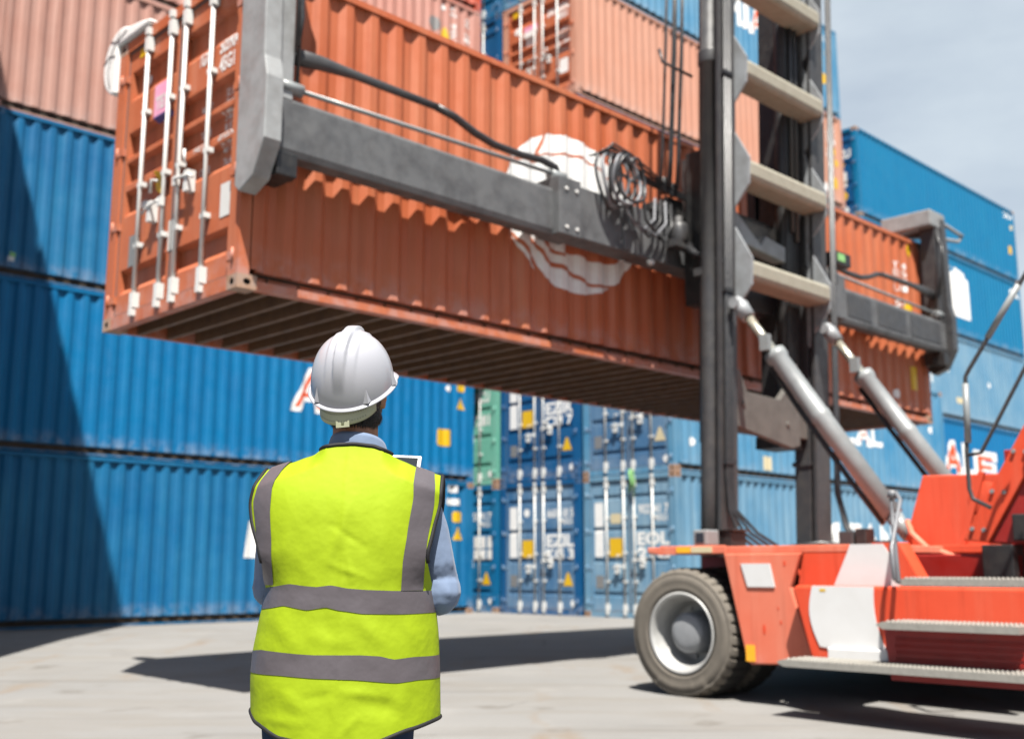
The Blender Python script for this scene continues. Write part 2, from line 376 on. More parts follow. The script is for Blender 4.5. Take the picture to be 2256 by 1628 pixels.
def container(label, u, v, z, col, door=None, doors=True, post=None, group='stacked shipping containers', at=None, under=False, name='shipping_container', rods='bar', ribs=False):
    loc = at if at is not None else CN + U * u + V * v + Vector((0, 0, z))
    o = empty(name, loc, -YAW, label, 'container', group)
    m = M[col]; dm = M[door or col]; pm = M[post] if post else m
    parts = {}
    parts['side'] = link('side_panel', shared('side_panel', lambda: sheet(WAVE, .16, 2.832), m), o, [m])
    link('side_panel', shared('back_panel', lambda: sheet(WAVE, .16, 2.832, True), m), o, [m])
    link('roof_panel', shared('roof_panel', lambda: MB().box(-WID + .055, -.055, .10, LEN - .10, HGT - .05, HGT - .02), m), o, [m])
    link('end_wall', shared('end_wall', end_sheet, m), o, [m])
    link('frame', shared('frame_lift', lambda: frame_mb(.065, -.004), m) if under else shared('frame', frame_mb, m), o, [m])
    if not under: link('floor', shared('floor', lambda: MB().box(-WID + .07, -.07, .1, LEN - .1, .05, .14), M['floor']), o)
    for sx in (0, 1):
        for sy in (0, 1):
            for sz in (0, 1):
                cst = link('corner_casting', shared('corner_casting', casting, [m, M['hole']]), o, [pm, M['hole']])
                cst.location = (-WID + .081 if sx else -.081, LEN - .089 if sy else .089, HGT - .059 if sz else .059)
                cst.scale = (-1 if sx else 1, -1 if sy else 1, 1)
    if doors:
        for k, (x0, x1) in enumerate(DOORX):
            d = link('door', shared('door%d%d' % (k, ribs), lambda: door_mb(x0, x1, DOORP if ribs else DOORQ), dm), o, [dm])
            link('gasket', shared('gasket%d' % k, lambda: gasket_mb(x0, x1), M['rubber']), d)
            for x in RODX[2 * k:2 * k + 2]: link('lock_rod', shared('rod%.2f' % x, lambda: rod_mb(x), M['bar']), d, [M[rods]])
            hx, hs = ((RODX[1], -1), (RODX[2], 1))[k]
            link('handle', shared('handle%d' % k, lambda: handle_mb(hx, hs * .8, 1.02 + .12 * k), M['bar']), d, [M[rods]])
            for z_ in (.28, 1.0, 1.75, 2.5):
                hg = link('hinge', shared('hinge%d' % k, lambda: hinge_mb((-2.30, -.14)[k], (1, -1)[k]), dm), d, [dm]); hg.location = (0, 0, z_)
            parts['door%d' % k] = d; RIB[d.name] = ribs
    else:
        w2 = link('end_wall', shared('end_wall', end_sheet, m), o, [m]); w2.location = (-WID, LEN, 0); w2.rotation_euler = (0, 0, math.pi)
    return o, parts

# ---- decals that follow the folded steel
TXT = {}
def text_mesh(s, off=0):
    k = (s, off)
    if k not in TXT:
        cu = bpy.data.curves.new('t', 'FONT'); cu.body = s; cu.offset = off; cu.resolution_u = 3; cu.fill_mode = 'FRONT'
        ob = bpy.data.objects.new('t', cu); me = ob.to_mesh()
        vs = [tuple(v.co[:2]) for v in me.vertices]; fs = [tuple(p.vertices) for p in me.polygons]
        ob.to_mesh_clear(); bpy.data.objects.remove(ob); bpy.data.curves.remove(cu)
        TXT[k] = (vs, fs)
    return TXT[k]
def text_item(s, x0, x1, z0, z1, mi, off=0, lean=0, vert=False):
    """text fitted into the rectangle x0..x1, z0..z1"""
    ref, _ = text_mesh(s, 0); vs, fs = text_mesh(s, off)
    if vert:                                               # one letter under the other
        out = []
        n = len(s); h = (z1 - z0) / n
        for i, ch in enumerate(s):
            if ch != ' ': out += text_item(ch, x0, x1, z1 - (i + .88) * h, z1 - (i + .12) * h, mi)
        return out
    ax = min(p[0] for p in ref); bx = max(p[0] for p in ref); az = min(p[1] for p in ref); bz = max(p[1] for p in ref)
    q = [(x0 + (x - ax) / (bx - ax) * (x1 - x0) + lean * (y - az) / (bz - az) * (z1 - z0), z0 + (y - az) / max(1e-6, bz - az) * (z1 - z0)) for x, y in vs]
    return [(q, fs, mi)]
def poly_item(pts, mi): return [(pts, [tuple(range(len(pts)))], mi)]
def rect(x0, x1, z0, z1, mi, r=.0):
    if r <= 0: return poly_item([(x0, z0), (x1, z0), (x1, z1), (x0, z1)], mi)
    pts = []
    for cx, cz, a in ((x1 - r, z0 + r, -90), (x1 - r, z1 - r, 0), (x0 + r, z1 - r, 90), (x0 + r, z0 + r, 180)):
        pts += [(cx + r * math.cos(R(a + t)), cz + r * math.sin(R(a + t))) for t in (0, 30, 60, 90)]
    return poly_item(pts, mi)
def disc(x, z, r, mi, n=16): return poly_item([(x + r * math.cos(2 * math.pi * i / n), z + r * math.sin(2 * math.pi * i / n)) for i in range(n)], mi)
def tri(x, z, h, mi): return poly_item([(x - h * .52, z - h * .5), (x + h * .52, z - h * .5), (x + h * .08, z + h * .5), (x - h * .08, z + h * .5)], mi)
def decal(parent, name, items, mats, where='side', lift=.004):
    bx = [(min(p[0] for p in i[0]), max(p[0] for p in i[0]), min(p[1] for p in i[0]), max(p[1] for p in i[0])) for i in items]
    grp = list(range(len(items)))
    for a in range(len(items)):
        for b in range(a):
            A, B = bx[a], bx[b]
            if max(A[0], B[0]) - min(A[1], B[1]) < .22 and max(A[2], B[2]) - min(A[3], B[3]) < .16:
                ga, gb_ = grp[a], grp[b]; grp = [gb_ if q == ga else q for q in grp]
    for q in sorted(set(grp)): decal_one(parent, name, [i for i, k in zip(items, grp) if k == q], mats, where, lift)
def decal_one(parent, name, items, mats, where, lift):
    bm = bmesh.new(); mi_layer = []
    for pts, fs, mi in items:
        vv = [bm.verts.new((p[0], p[1], mi * .0012)) for p in pts]
        for f in fs:
            try: fc = bm.faces.new([vv[i] for i in f]); fc.material_index = mi
            except ValueError: pass
    bmesh.ops.triangulate(bm, faces=bm.faces[:])
    P_ = DOORP if RIB.get(parent.name) else DOORQ
    folds = [y for _, y in WAVE] if where == 'side' else [z for z, _ in P_]
    ax = 0 if where == 'side' else 1
    lo = min(v.co[ax] for v in bm.verts); hi = max(v.co[ax] for v in bm.verts)
    for f in folds:
        if lo < f < hi:
            co = (f, 0, 0) if ax == 0 else (0, f, 0); no = (1, 0, 0) if ax == 0 else (0, 1, 0)
            bmesh.ops.bisect_plane(bm, geom=bm.verts[:] + bm.edges[:] + bm.faces[:], dist=1e-5, plane_co=co, plane_no=no)
    for v_ in bm.verts:
        a, z, k = v_.co
        v_.co = (wx(a) + lift + k, a, z) if where == 'side' else (a, dy(z, P_) - lift - k, z)
    bmesh.ops.recalc_face_normals(bm, faces=bm.faces[:])
    me = bpy.data.meshes.new(name); bm.to_mesh(me); bm.free()
    for m in mats: me.materials.append(m)
    return link(name, me, parent)

LV = [.165 + i * 2.901 for i in range(7)]
uA, vA = -12.76, -5.30
# row on the left, six high
a1, p = container('dull blue container on the ground in the left row, with a white letter I', uA, vA, LV[0], 'blue_dull', doors=False, post='rusty_post')
decal(p['side'], 'lettering', text_item('I', 6.42, 6.62, 1.22, 1.84, 0, .04, .12) + text_item('KA', 6.95, 8.9, 1.22, 1.84, 0, .04), [M['white']])
decal(p['side'], 'warning_sticker', rect(11.60, 11.86, 2.0, 2.24, 0, .05) + tri(11.75, 1.75, .28, 0) + rect(11.44, 11.72, 2.66, 2.83, 1) + rect(11.40, 11.82, 2.38, 2.52, 1), [M['yellow'], M['white']])
a2, p = container('bright blue container second from the ground in the left row, big orange-red letter A', uA, vA, LV[1], 'blue', doors=False)
decal(p['side'], 'lettering', text_item('A', 7.36, 8.02, 1.27, 2.02, 0, .075, .10) + text_item('A', 7.36, 8.02, 1.27, 2.02, 1, -.005, .10) + text_item('L', 8.2, 8.75, 1.27, 2.02, 0, .075) + text_item('L', 8.2, 8.75, 1.27, 2.02, 1, 0), [M['white'], M['letter_red']])
decal(p['side'], 'warning_sticker', rect(11.10, 11.52, .78, 1.16, 0, .06) + rect(11.68, 11.92, 2.06, 2.24, 0, .04) + tri(11.80, 1.78, .25, 0) + disc(11.42, 2.10, .07, 1), [M['yellow'], M['white']])
a3, p = container('blue container third from the ground in the left row, its side scuffed pale', uA + 1.18, vA, LV[2], 'blue_dull', doors=False)
decal(p['side'], 'sticker', rect(.44, .55, .26, .34, 0) + rect(.46, .57, .34, .42, 1), [M['paper'], M['greencloth']])
container('faded brick-pink container fourth from the ground in the left row, above three blue ones', uA + 1.12, vA, LV[3], 'brick', doors=False)
a5, p = container('faded pink container fifth from the ground in the left row, yellow triangle at its end', uA + .15, vA, LV[4], 'pink', doors=False)
decal(p['side'], 'lettering', text_item('K6 4271', 11.2, 11.42, 1.75, 2.75, 0, .02, vert=True) + text_item('45 G1', 11.66, 11.86, 1.95, 2.6, 0, .02, vert=True), [M['white']])
decal(p['side'], 'warning_sticker', tri(11.05, 1.95, .34, 0) + tri(11.64, 1.46, .22, 0) + disc(10.72, 2.12, .18, 1) + disc(11.0, 2.62, .07, 2), [M['yellow'], M['greyplate'], M['white']])
container('orange-red container on the very top of the left row', uA + .15, vA, LV[5], 'scarlet', doors=False)
# front corner block, two high, doors towards the left
c1, p = container('pale blue container on the ground behind the mast, its doors beside the big wheel', 0, 0, LV[0], 'blue_pale', 'blue_grey', post='rusty_post')
decal(p['side'], 'lettering', text_item('M', 5.15, 6.25, 1.35, 2.02, 0, .03) + text_item('T', 6.75, 7.35, 1.35, 2.02, 0, .03) + text_item('A', 7.5, 8.1, 1.35, 2.02, 0, .05) + text_item('A', 7.55, 8.05, 1.4, 1.97, 1, 0) + text_item('N', 8.3, 8.95, 1.35, 2.02, 0, .03), [M['white'], M['letter_red']])
MARK1 = [M['white'], M['yellow'], M['greyplate'], M['cream'], M['tealtag']]
def door_marks(p, code, big, yellow=True, strip=True, cream=False, tri_mi=1):
    it = text_item(code, -.98, -.22, 2.08, 2.26, 0, .02) + text_item('45G1', -.55, -.25, 1.93, 2.05, 0, .02)
    it += text_item(big[0], -1.0, -.22, 1.46, 1.70, 0, .04) + text_item(big[1], -1.0, -.22, 1.18, 1.40, 0, .04)
    it += tri(-.38, .76, .28, tri_mi) + disc(-.24, .25, .075, 0)
    decal(p['door1'], 'marking', it, MARK1, 'door')
    it = rect(-2.14, -1.92, .58, .84, 2)
    if strip: it += rect(-2.16, -1.92, 1.22, 1.78, 0, .02) + rect(-2.16, -1.92, 1.84, 2.34, 0, .02)
    if yellow: it += rect(-1.76, -1.42, 1.22, 1.60, 1)
    if cream: it += rect(-1.72, -1.44, 1.90, 2.10, 3)
    else: it += disc(-1.62, 2.2, .09, 0)
    decal(p['door0'], 'marking', it, MARK1, 'door')
door_marks(p, '902241 7', ('EOL', '21G'), True, True, True)
c2, p = container('chalky sky-blue container on top of the pale blue one by the mast, red letter A', 0, 0, LV[1], 'blue_sky', 'blue_slate', post='rusty_post')
decal(p['side'], 'lettering', text_item('L', 6.55, 7.25, 1.12, 1.70, 0, .03) + text_item('A', 7.4, 8.0, 1.12, 1.72, 0, .07) + text_item('A', 7.45, 7.95, 1.16, 1.66, 1, -.01) + text_item('L', 8.1, 8.6, 1.12, 1.70, 0, .03), [M['white'], M['letter_red']])
decal(p['side'], 'sticker', disc(.62, .62, .09, 0) + disc(2.05, .56, .1, 0) + rect(11.12, 11.36, .92, 1.22, 1, .05) + disc(11.3, 2.5, .1, 0) + disc(11.42, 1.78, .1, 0) + rect(3.2, 3.5, .2, .5, 2), [M['white'], M['yellow'], M['cream']])
door_marks(p, '417003 2', ('MAE', '40H'), False, False, True, 3)
d1, p = container('slate-blue container with white door rods, on the ground left of the big wheel', 0, -2.56, LV[0], 'blue_deep', 'blue_slate')
door_marks(p, '660418 5', ('EZIL', 'KG 3'), True, True)
d2, p = container('deep blue container with doors and a yellow square, resting on the slate-blue one', 0, -2.56, LV[1], 'blue_deep', 'blue_deep')
door_marks(p, '238115 0', ('EZIR', 'CU 7'), True, True)
g1, p = container('blue container with only one white rod showing, on the ground under the mint green one', 0, -5.12, LV[0], 'blue_dull', 'blue_dull', post='rusty_post')
door_marks(p, '550917', ('IIII', 'IIII'), False, False)
g2, p = container('mint green container with its doors just showing past the left row', 0, -5.12, LV[1], 'green', 'green', post='rusty_post')
decal(p['door1'], 'marking', text_item('EMCU', -.9, -.3, 1.95, 2.2, 0, .03) + text_item('9281', -.9, -.3, 1.4, 1.64, 0, .03) + disc(-.25, .25, .08, 0), [M['white']], 'door')
HID = 'stacked container hidden behind the lifted container, holding up the stack above'
for v_ in (-2.6, -5.16):
    for k in (2, 3): container(HID, .12, v_, LV[k] + .04 * (k - 1), 'blue_deep', group='containers hidden behind the lifted one')
ZE5, ZE6 = 11.93, 14.85
e5, p = container('sun-bleached salmon container high up with rust-brown doors and white rods', .15, -2.66, ZE5, 'salmon', 'orange', ribs=True)
decal(p['side'], 'lettering', text_item('TGCU 5142', 11.3, 11.46, 1.2, 2.5, 0, .02, vert=True) + text_item('45G1', 11.66, 11.84, 1.95, 2.6, 0, .02, vert=True), [M['white']])
decal(p['side'], 'warning_sticker', disc(11.72, 1.72, .11, 0) + disc(11.80, 1.40, .13, 0) + rect(11.52, 11.86, .56, .9, 0, .06) + disc(11.12, .48, .13, 1), [M['yellow'], M['white']])
decal(p['door1'], 'marking', text_item('503318', -.72, -.22, 2.22, 2.44, 0, .04) + text_item('TEXU', -.98, -.74, 2.2, 2.4, 0, .04) + text_item('45G1', -.6, -.28, 2.02, 2.18, 0, .04) + sum([text_item(t_, -.68, -.2, z_, z_ + .13, 0, .02) for t_, z_ in (('30 480 KG', 1.68), ('3 900 KG', 1.52), ('26 580', 1.36), ('76.4 CU', 1.18))], []) + rect(-.55, -.27, .62, .98, 0, .03), [M['white']], 'door')
decal(p['door0'], 'marking', rect(-1.72, -1.28, 1.72, 2.2, 0) + rect(-1.72, -1.28, 2.08, 2.2, 1) + disc(-1.95, 2.2, .1, 0) + rect(-2.1, -1.8, 2.58, 2.74, 2), [M['white'], M['pinksign'], M['yellow']], 'door')
e6, p = container('pale blue container on top of the salmon one, against the sky behind the mast', .15, -2.66, ZE6, 'blue_sky', 'blue_dull')
decal(p['side'], 'lettering', text_item('H', 6.30, 6.85, 1.25, 2.05, 0, .05) + text_item('J', 6.95, 7.3, 1.25, 2.05, 0, .05) + text_item('A', 7.4, 8.1, 1.25, 2.05, 0, .06) + text_item('A', 7.45, 8.05, 1.3, 2.0, 1, 0) + text_item('HJCU 8', 11.0, 11.7, 2.28, 2.5, 0, .02), [M['white'], M['letter_red']])
decal(p['side'], 'warning_sticker', disc(11.62, 2.0, .12, 0) + disc(11.66, 1.66, .13, 0) + rect(11.05, 11.42, .92, 1.26, 0, .07), [M['yellow']])
s5, p = container('deep blue container high up, its doors a strip between the pink and salmon ones', .15, -5.22, ZE5, 'blue_deep')
decal(p['door1'], 'marking', text_item('P&A4', -.95, -.25, 1.05, 1.35, 0, .05), [M['white']], 'door')
container('blue container high up, doors at the top edge beside the orange-red one', .15, -5.22, ZE6, 'blue_dull')
# far right block
zd = .22
for k, (col, lab) in enumerate((('blue_dull', 'blue container at the bottom of the far right stack, behind the red machine'),
        ('blue', 'plain blue container second from the ground in the far right stack, red and white letters'),
        ('blue_pale', 'pale blue streaked container in the middle of the far right stack'),
        ('teal', 'blue container next below the topmost of the far right stack, with a white letter n'),
        ('teal', 'topmost teal-blue container of the far right stack, its long edge against the sky'))):
    o, p = container(lab, 12.85, -2.45, zd + k * 2.905, col, 'blue_deep', post='rusty_post' if k == 4 else None)
    if k == 4:
        decal(p['side'], 'lettering', text_item('CAIU 4', 11.2, 12.0, 2.5, 2.7, 0, .03), [M['white']])
        decal(p['side'], 'warning_sticker', rect(11.5, 11.85, 1.1, 1.42, 0, .06) + disc(11.9, 2.2, .1, 1), [M['yellow'], M['cream']])
        decal(p['door1'], 'marking', text_item('HLXU', -1.0, -.25, 1.95, 2.2, 0, .05) + disc(-.6, 1.75, .14, 1) + rect(-.75, -.4, 1.0, 1.5, 0, .04) + disc(-.55, .72, .16, 1) + disc(-.5, .25, .12, 0), [M['white'], M['yellow']], 'door')
    if k == 3: decal(p['side'], 'lettering', text_item('n', 5.62, 7.25, 1.0, 2.25, 0, .09) + text_item('CA', 11.3, 12.0, 2.3, 2.6, 0, .04), [M['white']])
    if k == 2: decal(p['side'], 'sticker', disc(8.7, 1.5, .13, 0) + rect(4.1, 4.3, 1.1, 1.5, 0) + rect(5.2, 5.5, 1.6, 2.0, 0) + rect(6.0, 6.6, .6, .8, 1), [M['white'], M['cream']])
    if k == 1: decal(p['side'], 'lettering', text_item('A', 4.75, 6.0, 1.1, 2.1, 0, .07) + text_item('A', 4.85, 5.9, 1.15, 2.05, 1, .02) + text_item('L', 6.15, 6.9, 1.1, 2.1, 0, .05) + text_item('E', 7.2, 8.6, 1.0, 1.9, 0, .08) + text_item('E', 7.3, 8.5, 1.1, 1.8, 1, .02), [M['white'], M['letter_red']])
# stack at the left edge of the view whose long shadow falls over the left row
OFF = 'container of the six-high stack just beyond the left edge of the photo'
for v_ in (1.3, -1.25):
    for k in range(6):
        lab, gr = OFF, 'containers beyond the left edge'
        if v_ > 0 and k == 2: lab = 'orange container whose corner just enters the photo at its upper left edge'
        if v_ > 0 and k == 1: lab = 'pale blue container whose corner post just shows at the left edge, under the orange one'
        container(lab, -13.86 - LEN, v_, LV[k] - .08, ('blue', 'blue_pale', 'scarlet', 'blue_deep', 'brick', 'blue')[k], doors=False, group=gr)
# green strap caught between two blue containers
st = MB()
for off, z1 in ((0, 2.52), (.06, 2.40)):
    st.tube([(-1.12 + off, -.05, 2.98), (-1.10 + off * 1.5, -.08, 2.86), (-1.05 + off, -.075, 2.72), (-1.13 + off * 2, -.07, z1)], [.02, .035, .045, .02], 8, flat=.4)
so = st.build('strap', M['greencloth']); so.location = CN + Vector((0, 0, LV[0])); so.rotation_euler = (0, 0, -YAW)
tag(so, 'green strap hanging at the joint between two stacked blue container doors', 'strap')

# ------------------------------------------------------------------ the lifted container
lift, p = container('rust-red container hanging from the spreader, white globe mark on its side', 0, 0, 0, 'orange', group='lifted container', at=NB + Vector((0, 0, LIFT)), under=True, post='rusty_post', ribs=True)
ud = MB(); ud.box(-WID + .07, -.07, .11, LEN - .11, .135, .155, 1)
y = .32
while y < LEN - .2:
    ud.box(-WID + .066, -.066, y, y + .006, .014, .134).box(-WID + .066, -.066, y + .006, y + .05, .014, .020); y += .305
ud.build('underframe', [M['xmember'], M['floor']], lift)
def stroke(pts, w_, mi):
    out = []
    L_ = []; R_ = []
    for k in range(len(pts)):
        a = pts[max(0, k - 1)]; b = pts[min(len(pts) - 1, k + 1)]; dx, dz = b[0] - a[0], b[1] - a[1]; q = math.hypot(dx, dz); f = .4 + .6 * math.sin(math.pi * (k + .5) / len(pts))
        L_.append((pts[k][0] - dz / q * w_ * f, pts[k][1] + dx / q * w_ * f)); R_.append((pts[k][0] + dz / q * w_ * f, pts[k][1] - dx / q * w_ * f))
    return poly_item(L_ + R_[::-1], mi)
def dense(pts, n=6):
    out = []
    for k in range(len(pts) - 1):
        p0, p1, p2, p3 = pts[max(0, k - 1)], pts[k], pts[k + 1], pts[min(len(pts) - 1, k + 2)]
        for i in range(n):
            t_ = i / n; out.append(tuple(.5 * (2 * p1[c] + (p2[c] - p0[c]) * t_ + (2 * p0[c] - 5 * p1[c] + 4 * p2[c] - p3[c]) * t_ ** 2 + (3 * p1[c] - p0[c] - 3 * p2[c] + p3[c]) * t_ ** 3) for c in (0, 1)))
    return out + [pts[-1]]
gl = poly_item([(4.0 + 1.03 * math.cos(R(k * 5)) * (1 + .012 * math.sin(k * 2.1)), 1.515 + .86 * math.sin(R(k * 5)) * (1 + .012 * math.cos(k * 1.7))) for k in range(72)], 0)
for pts_, w_ in (([(3.01, 1.17), (3.20, 1.06), (3.36, .93), (3.50, .76), (3.58, .70)], .028), ([(3.18, 1.30), (3.32, 1.16), (3.50, 1.02), (3.60, .92), (3.82, .90), (4.05, .835), (4.3, .79), (4.66, .84)], .027),
                 ([(3.36, 1.36), (3.50, 1.18), (3.64, 1.07), (3.86, 1.03)], .026), ([(3.40, 1.96), (3.47, 2.10), (3.56, 2.33)], .018), ([(3.42, 2.035), (3.86, 2.155), (4.13, 2.185), (4.3, 2.165), (4.70, 2.03)], .016), ([(2.99, 1.89), (3.2, 1.935), (3.36, 1.945), (3.48, 1.975)], .016), ([(4.42, .80), (4.55, .76), (4.72, .88)], .014)):
    gl += stroke(dense(pts_), w_, 1)
gl += poly_item([(3.86, 1.30), (3.84, 1.05), (4.05, 1.08), (4.24, 1.05), (4.45, 1.06), (4.66, 1.09), (4.79, 1.20), (4.80, 1.30)], 1)
decal(p['side'], 'globe_mark', gl, [M['white'], M['orange']])
decal(p['side'], 'marking', text_item('TEXU 5039', 11.28, 11.40, 1.35, 2.46, 0, .02, vert=True) + text_item('45G1 8', 11.54, 11.66, 1.75, 2.48, 0, .02, vert=True) + disc(11.78, 2.70, .10, 1) + disc(11.66, 1.72, .11, 1) + disc(11.68, 1.50, .11, 1) + rect(11.62, 11.84, .48, .84, 1) + disc(11.1, .36, .07, 0), [M['white'], M['yellow']])
it = text_item('503904', -.50, -.20, 2.16, 2.30, 0, .03) + text_item('4', -.115, -.075, 2.17, 2.31, 0) + text_item('TGXU', -.86, -.66, 2.15, 2.28, 0, .03) + text_item('45G1', -.50, -.26, 1.99, 2.12, 0, .03)
rows = (('32 500 KG', 1.78), ('71 650 LB', 1.69), ('3 870 KG', 1.555), ('8 530 LB', 1.465), ('28 630 KG', 1.36), ('63 120 LB', 1.27), ('76.4 CUM', 1.15))
it += sum([text_item(t_, -.47, -.16, z_, z_ + .065, 0, .01) for t_, z_ in rows], []) + sum([text_item(t_, -.88, -.70, z_, z_ + .06, 0, .01) for t_, z_ in (('MAX.WT', 1.74), ('TARE', 1.5), ('NET', 1.36), ('CUBE', 1.16))], [])
it += rect(-.38, -.22, .66, .95, 1)
decal(p['door1'], 'marking', it, [M['white'], M['paper']], 'door')
it = rect(-1.70, -1.37, 1.90, 2.26, 0) + rect(-1.70, -1.37, 1.90, 1.94, 1) + text_item('TEX', -1.66, -1.41, 2.0, 2.12, 2, .03) + rect(-2.04, -1.84, .56, .86, 4) + rect(-1.27, -1.12, .56, .84, 2) + rect(-1.98, -1.86, 1.12, 1.2, 2) + disc(-1.95, 2.42, .05, 2)
decal(p['door0'], 'marking', it, [M['pinksign'], M['navy'], M['paper'], M['yellow'], M['greyplate']], 'door')
decal(p['door0'], 'round_sticker', disc(-1.47, 1.25, .095, 0), [M['yellow']], 'door', .068)
decal(p['door0'], 'sticker', rect(-2.06, -1.80, 2.66, 2.745, 0), [M['yellow']], 'door')

# round white plate set around the far top corner
OUT = [(-1.687, 6.194), (-1.854, 6.259), (-2.038, 6.335), (-2.287, 6.405), (-2.437, 6.428), (-2.537, 6.432), (-2.672, 6.396), (-2.728, 6.344), (-2.746, 6.271), (-2.726, 6.174), (-2.692, 6.102), (-2.636, 6.024), (-2.458, 5.876), (-2.31, 5.74)]
INN = [(-2.447, 5.76), (-2.447, 6.262), (-1.70, 6.262)]
def arcpts(c, r0, r1, a0, a1, n): return [(c[0] + (r0 if abs(math.cos(R(a0 + (a1 - a0) * i / n))) < 2 else r1) * math.cos(R(a0 + (a1 - a0) * i / n)), c[1] + r1 * math.sin(R(a0 + (a1 - a0) * i / n))) for i in range(n + 1)]
CC = (-2.395, 6.085)
OUT = [(-1.76, 6.30), (-1.95, 6.345)] + arcpts(CC, .345, .345, 60, 248, 30)
cw = MB(); cw.prism(OUT + [(-2.447, 5.76), (-2.447, 6.262), (-1.76, 6.262)], 'y', -.035, .05)
sm_ = MB()
for pts_ in ([(-2.56, 5.84), (-2.62, 6.02), (-2.56, 6.22), (-2.40, 6.38)], [(-2.735, 6.14), (-2.60, 6.20), (-2.47, 6.16)], [(-2.60, 6.35), (-2.44, 6.30), (-2.25, 6.36)]): sm_.tube([(x_, -.037, z_) for x_, z_ in pts_], .006, 6)
cwo = cw.build('round_plate', M['plate_white'], None, .02); cwo.location = NB; cwo.rotation_euler = (0, 0, -YAW); sm_.build('seam', M['greyplate'], cwo)
tag(cwo, 'round white plate behind the far upper corner of the lifted container', 'plate')

# ------------------------------------------------------------------ the container handler (x = b backwards from the container side, y = a along it)
OFF_H = Vector((1.6, 6.08, .06))
hand = empty('container_handler', NB + V * OFF_H.x + U * OFF_H.y + Vector((0, 0, OFF_H.z)), -YAW, 'red container handler with a charcoal mast, holding the rust-red container up', 'container handler')
def hb(fn=None): return MB(OFF_H, fn)
lean = lambda q: (q.x + .034 * (q.z - 4.0), q.y, q.z)
MZ0, MZ1 = .75, 9.0
for a0, sgn in ((5.0, 1), (7.16, -1)):
    b = hb(lean); y0, y1 = sorted((a0, a0 + sgn * .30))
    if sgn > 0: b.box(.86, 1.03, y0 + .16, y1, MZ0, MZ1)
    else: b.box(.84, 1.035, y0, y1, MZ0, MZ1)
    b.box(1.035, 1.075, y0 + .05, y1 - .05, MZ0, MZ1); b.box(1.075, 1.125, y0, y1, MZ0, MZ1)
    for z in (2.3, 4.6): b.box(.90 if sgn > 0 else .81, 1.05, y0 + (.15 if sgn > 0 else -.018), y1 + .018, z, z + .05)
    up = b.build('mast_upright', M['mast'], hand, .006)
    if sgn > 0:
        lc = hb(lean); lc.tube([(.925, 5.10, z) for z in (.8, 2.0, 4.0, 6.58, 6.585, 6.60, 6.72, 6.735, 6.74, 9.0)], [.105, .105, .105, .105, .125, .128, .128, .125, .098, .098], 24); lc.box(.78, .95, 5.0, 5.2, 4.22, 4.30); lc.build('lift_cylinder', M['mast'], hand)
    # zigzag bracket plate that carries the braces
    prof = [(1.06, MZ0 + 3.0)]
    for zc in (4.24, 5.35, 6.50, 7.62):
        prof += [(1.075, zc - .46), (1.33, zc - .16), (1.345, zc + .13), (1.09, zc + .60)]
    prof += [(1.09, 8.4), (1.02, 8.4), (1.02, 3.72)]
    prof[0] = (1.05, 3.66)
    pl = hb(lambda q: (q.x + .012 * (q.z - 4.0), q.y, q.z)); yy = 5.275 if sgn > 0 else 6.86
    pl.prism(prof, 'y', yy, yy + .03); pl.build('bracket_plate', M['mastlight'], hand, .004)
for zc in (4.24, 5.35, 6.50, 7.62):
    b = hb(lambda q: (q.x + .012 * (q.z - 4.0), q.y, q.z)); b.prism([(1.04, zc + .05), (1.285, zc + .125), (1.325, zc + .11), (1.345, zc + .07), (1.345, zc - .05), (1.325, zc - .085), (1.29, zc - .10), (1.04, zc - .10)], 'y', 5.305, 6.86)
    b.build('cross_brace', M['rung'], hand, .012)
b = hb(lean); b.box(.62, .98, 6.52, 6.80, 2.48, 8.8).box(.62, .98, 5.32, 5.40, 2.48, 8.8).box(.64, .96, 6.36, 6.52, 2.48, 2.62); b.tube([(.9, 6.58, 2.6), (.9, 6.58, 8.6)], .085, 14)
b.build('inner_mast', M['black'], hand, .005)
b = hb(lean); b.tube([(1.0, 6.62, 5.0), (1.0, 6.62, 8.9)], .03, 8).tube([(1.0, 6.72, 4.9), (1.0, 6.72, 8.9)], .03, 8); b.build('lift_chain', M['hose'], hand)
b = hb(lean); b.box(.60, .80, 5.42, 6.85, 4.02, 5.1).box(.45, .66, 5.3, 5.48, 4.0, 5.75).box(.45, .66, 6.72, 6.9, 4.0, 5.75).box(.62, .74, 5.4, 6.85, 5.5, 5.72)
b.build('carriage', M['black'], hand, .006)
b = hb(); b.box(.40, .52, 5.36, 5.50, 4.10, 5.72).box(.40, .52, 6.66, 6.8, 4.10, 5.72); b.build('carriage_plate', M['mast'], hand, .008)
b = hb(lean); b.prism([(5.38, 4.9), (5.5, 5.02), (6.0, 4.72), (6.1, 4.85), (6.5, 4.8), (6.5, 4.62), (5.40, 4.70)], 'x', .82, .98); b.build('carriage_link', M['mastlight'], hand, .01)
b = hb(lean); b.prism([(5.30, 3.22), (5.38, 3.22), (5.52, 3.0), (6.14, 2.98), (6.30, 3.12), (6.42, 3.42), (6.52, 3.42), (6.56, 2.50), (6.40, 2.46), (5.30, 2.62)], 'x', 1.02, 1.10)
b.box(.8, 1.02, 5.3, 6.85, 2.6, 2.9); b.tube([(1.09, 5.45, 2.86), (1.115, 5.45, 2.86)], .03, 12).tube([(1.09, 6.3, 2.72), (1.115, 6.3, 2.72)], .03, 12); b.build('lower_cross_plate', M['worn'], hand, .008)
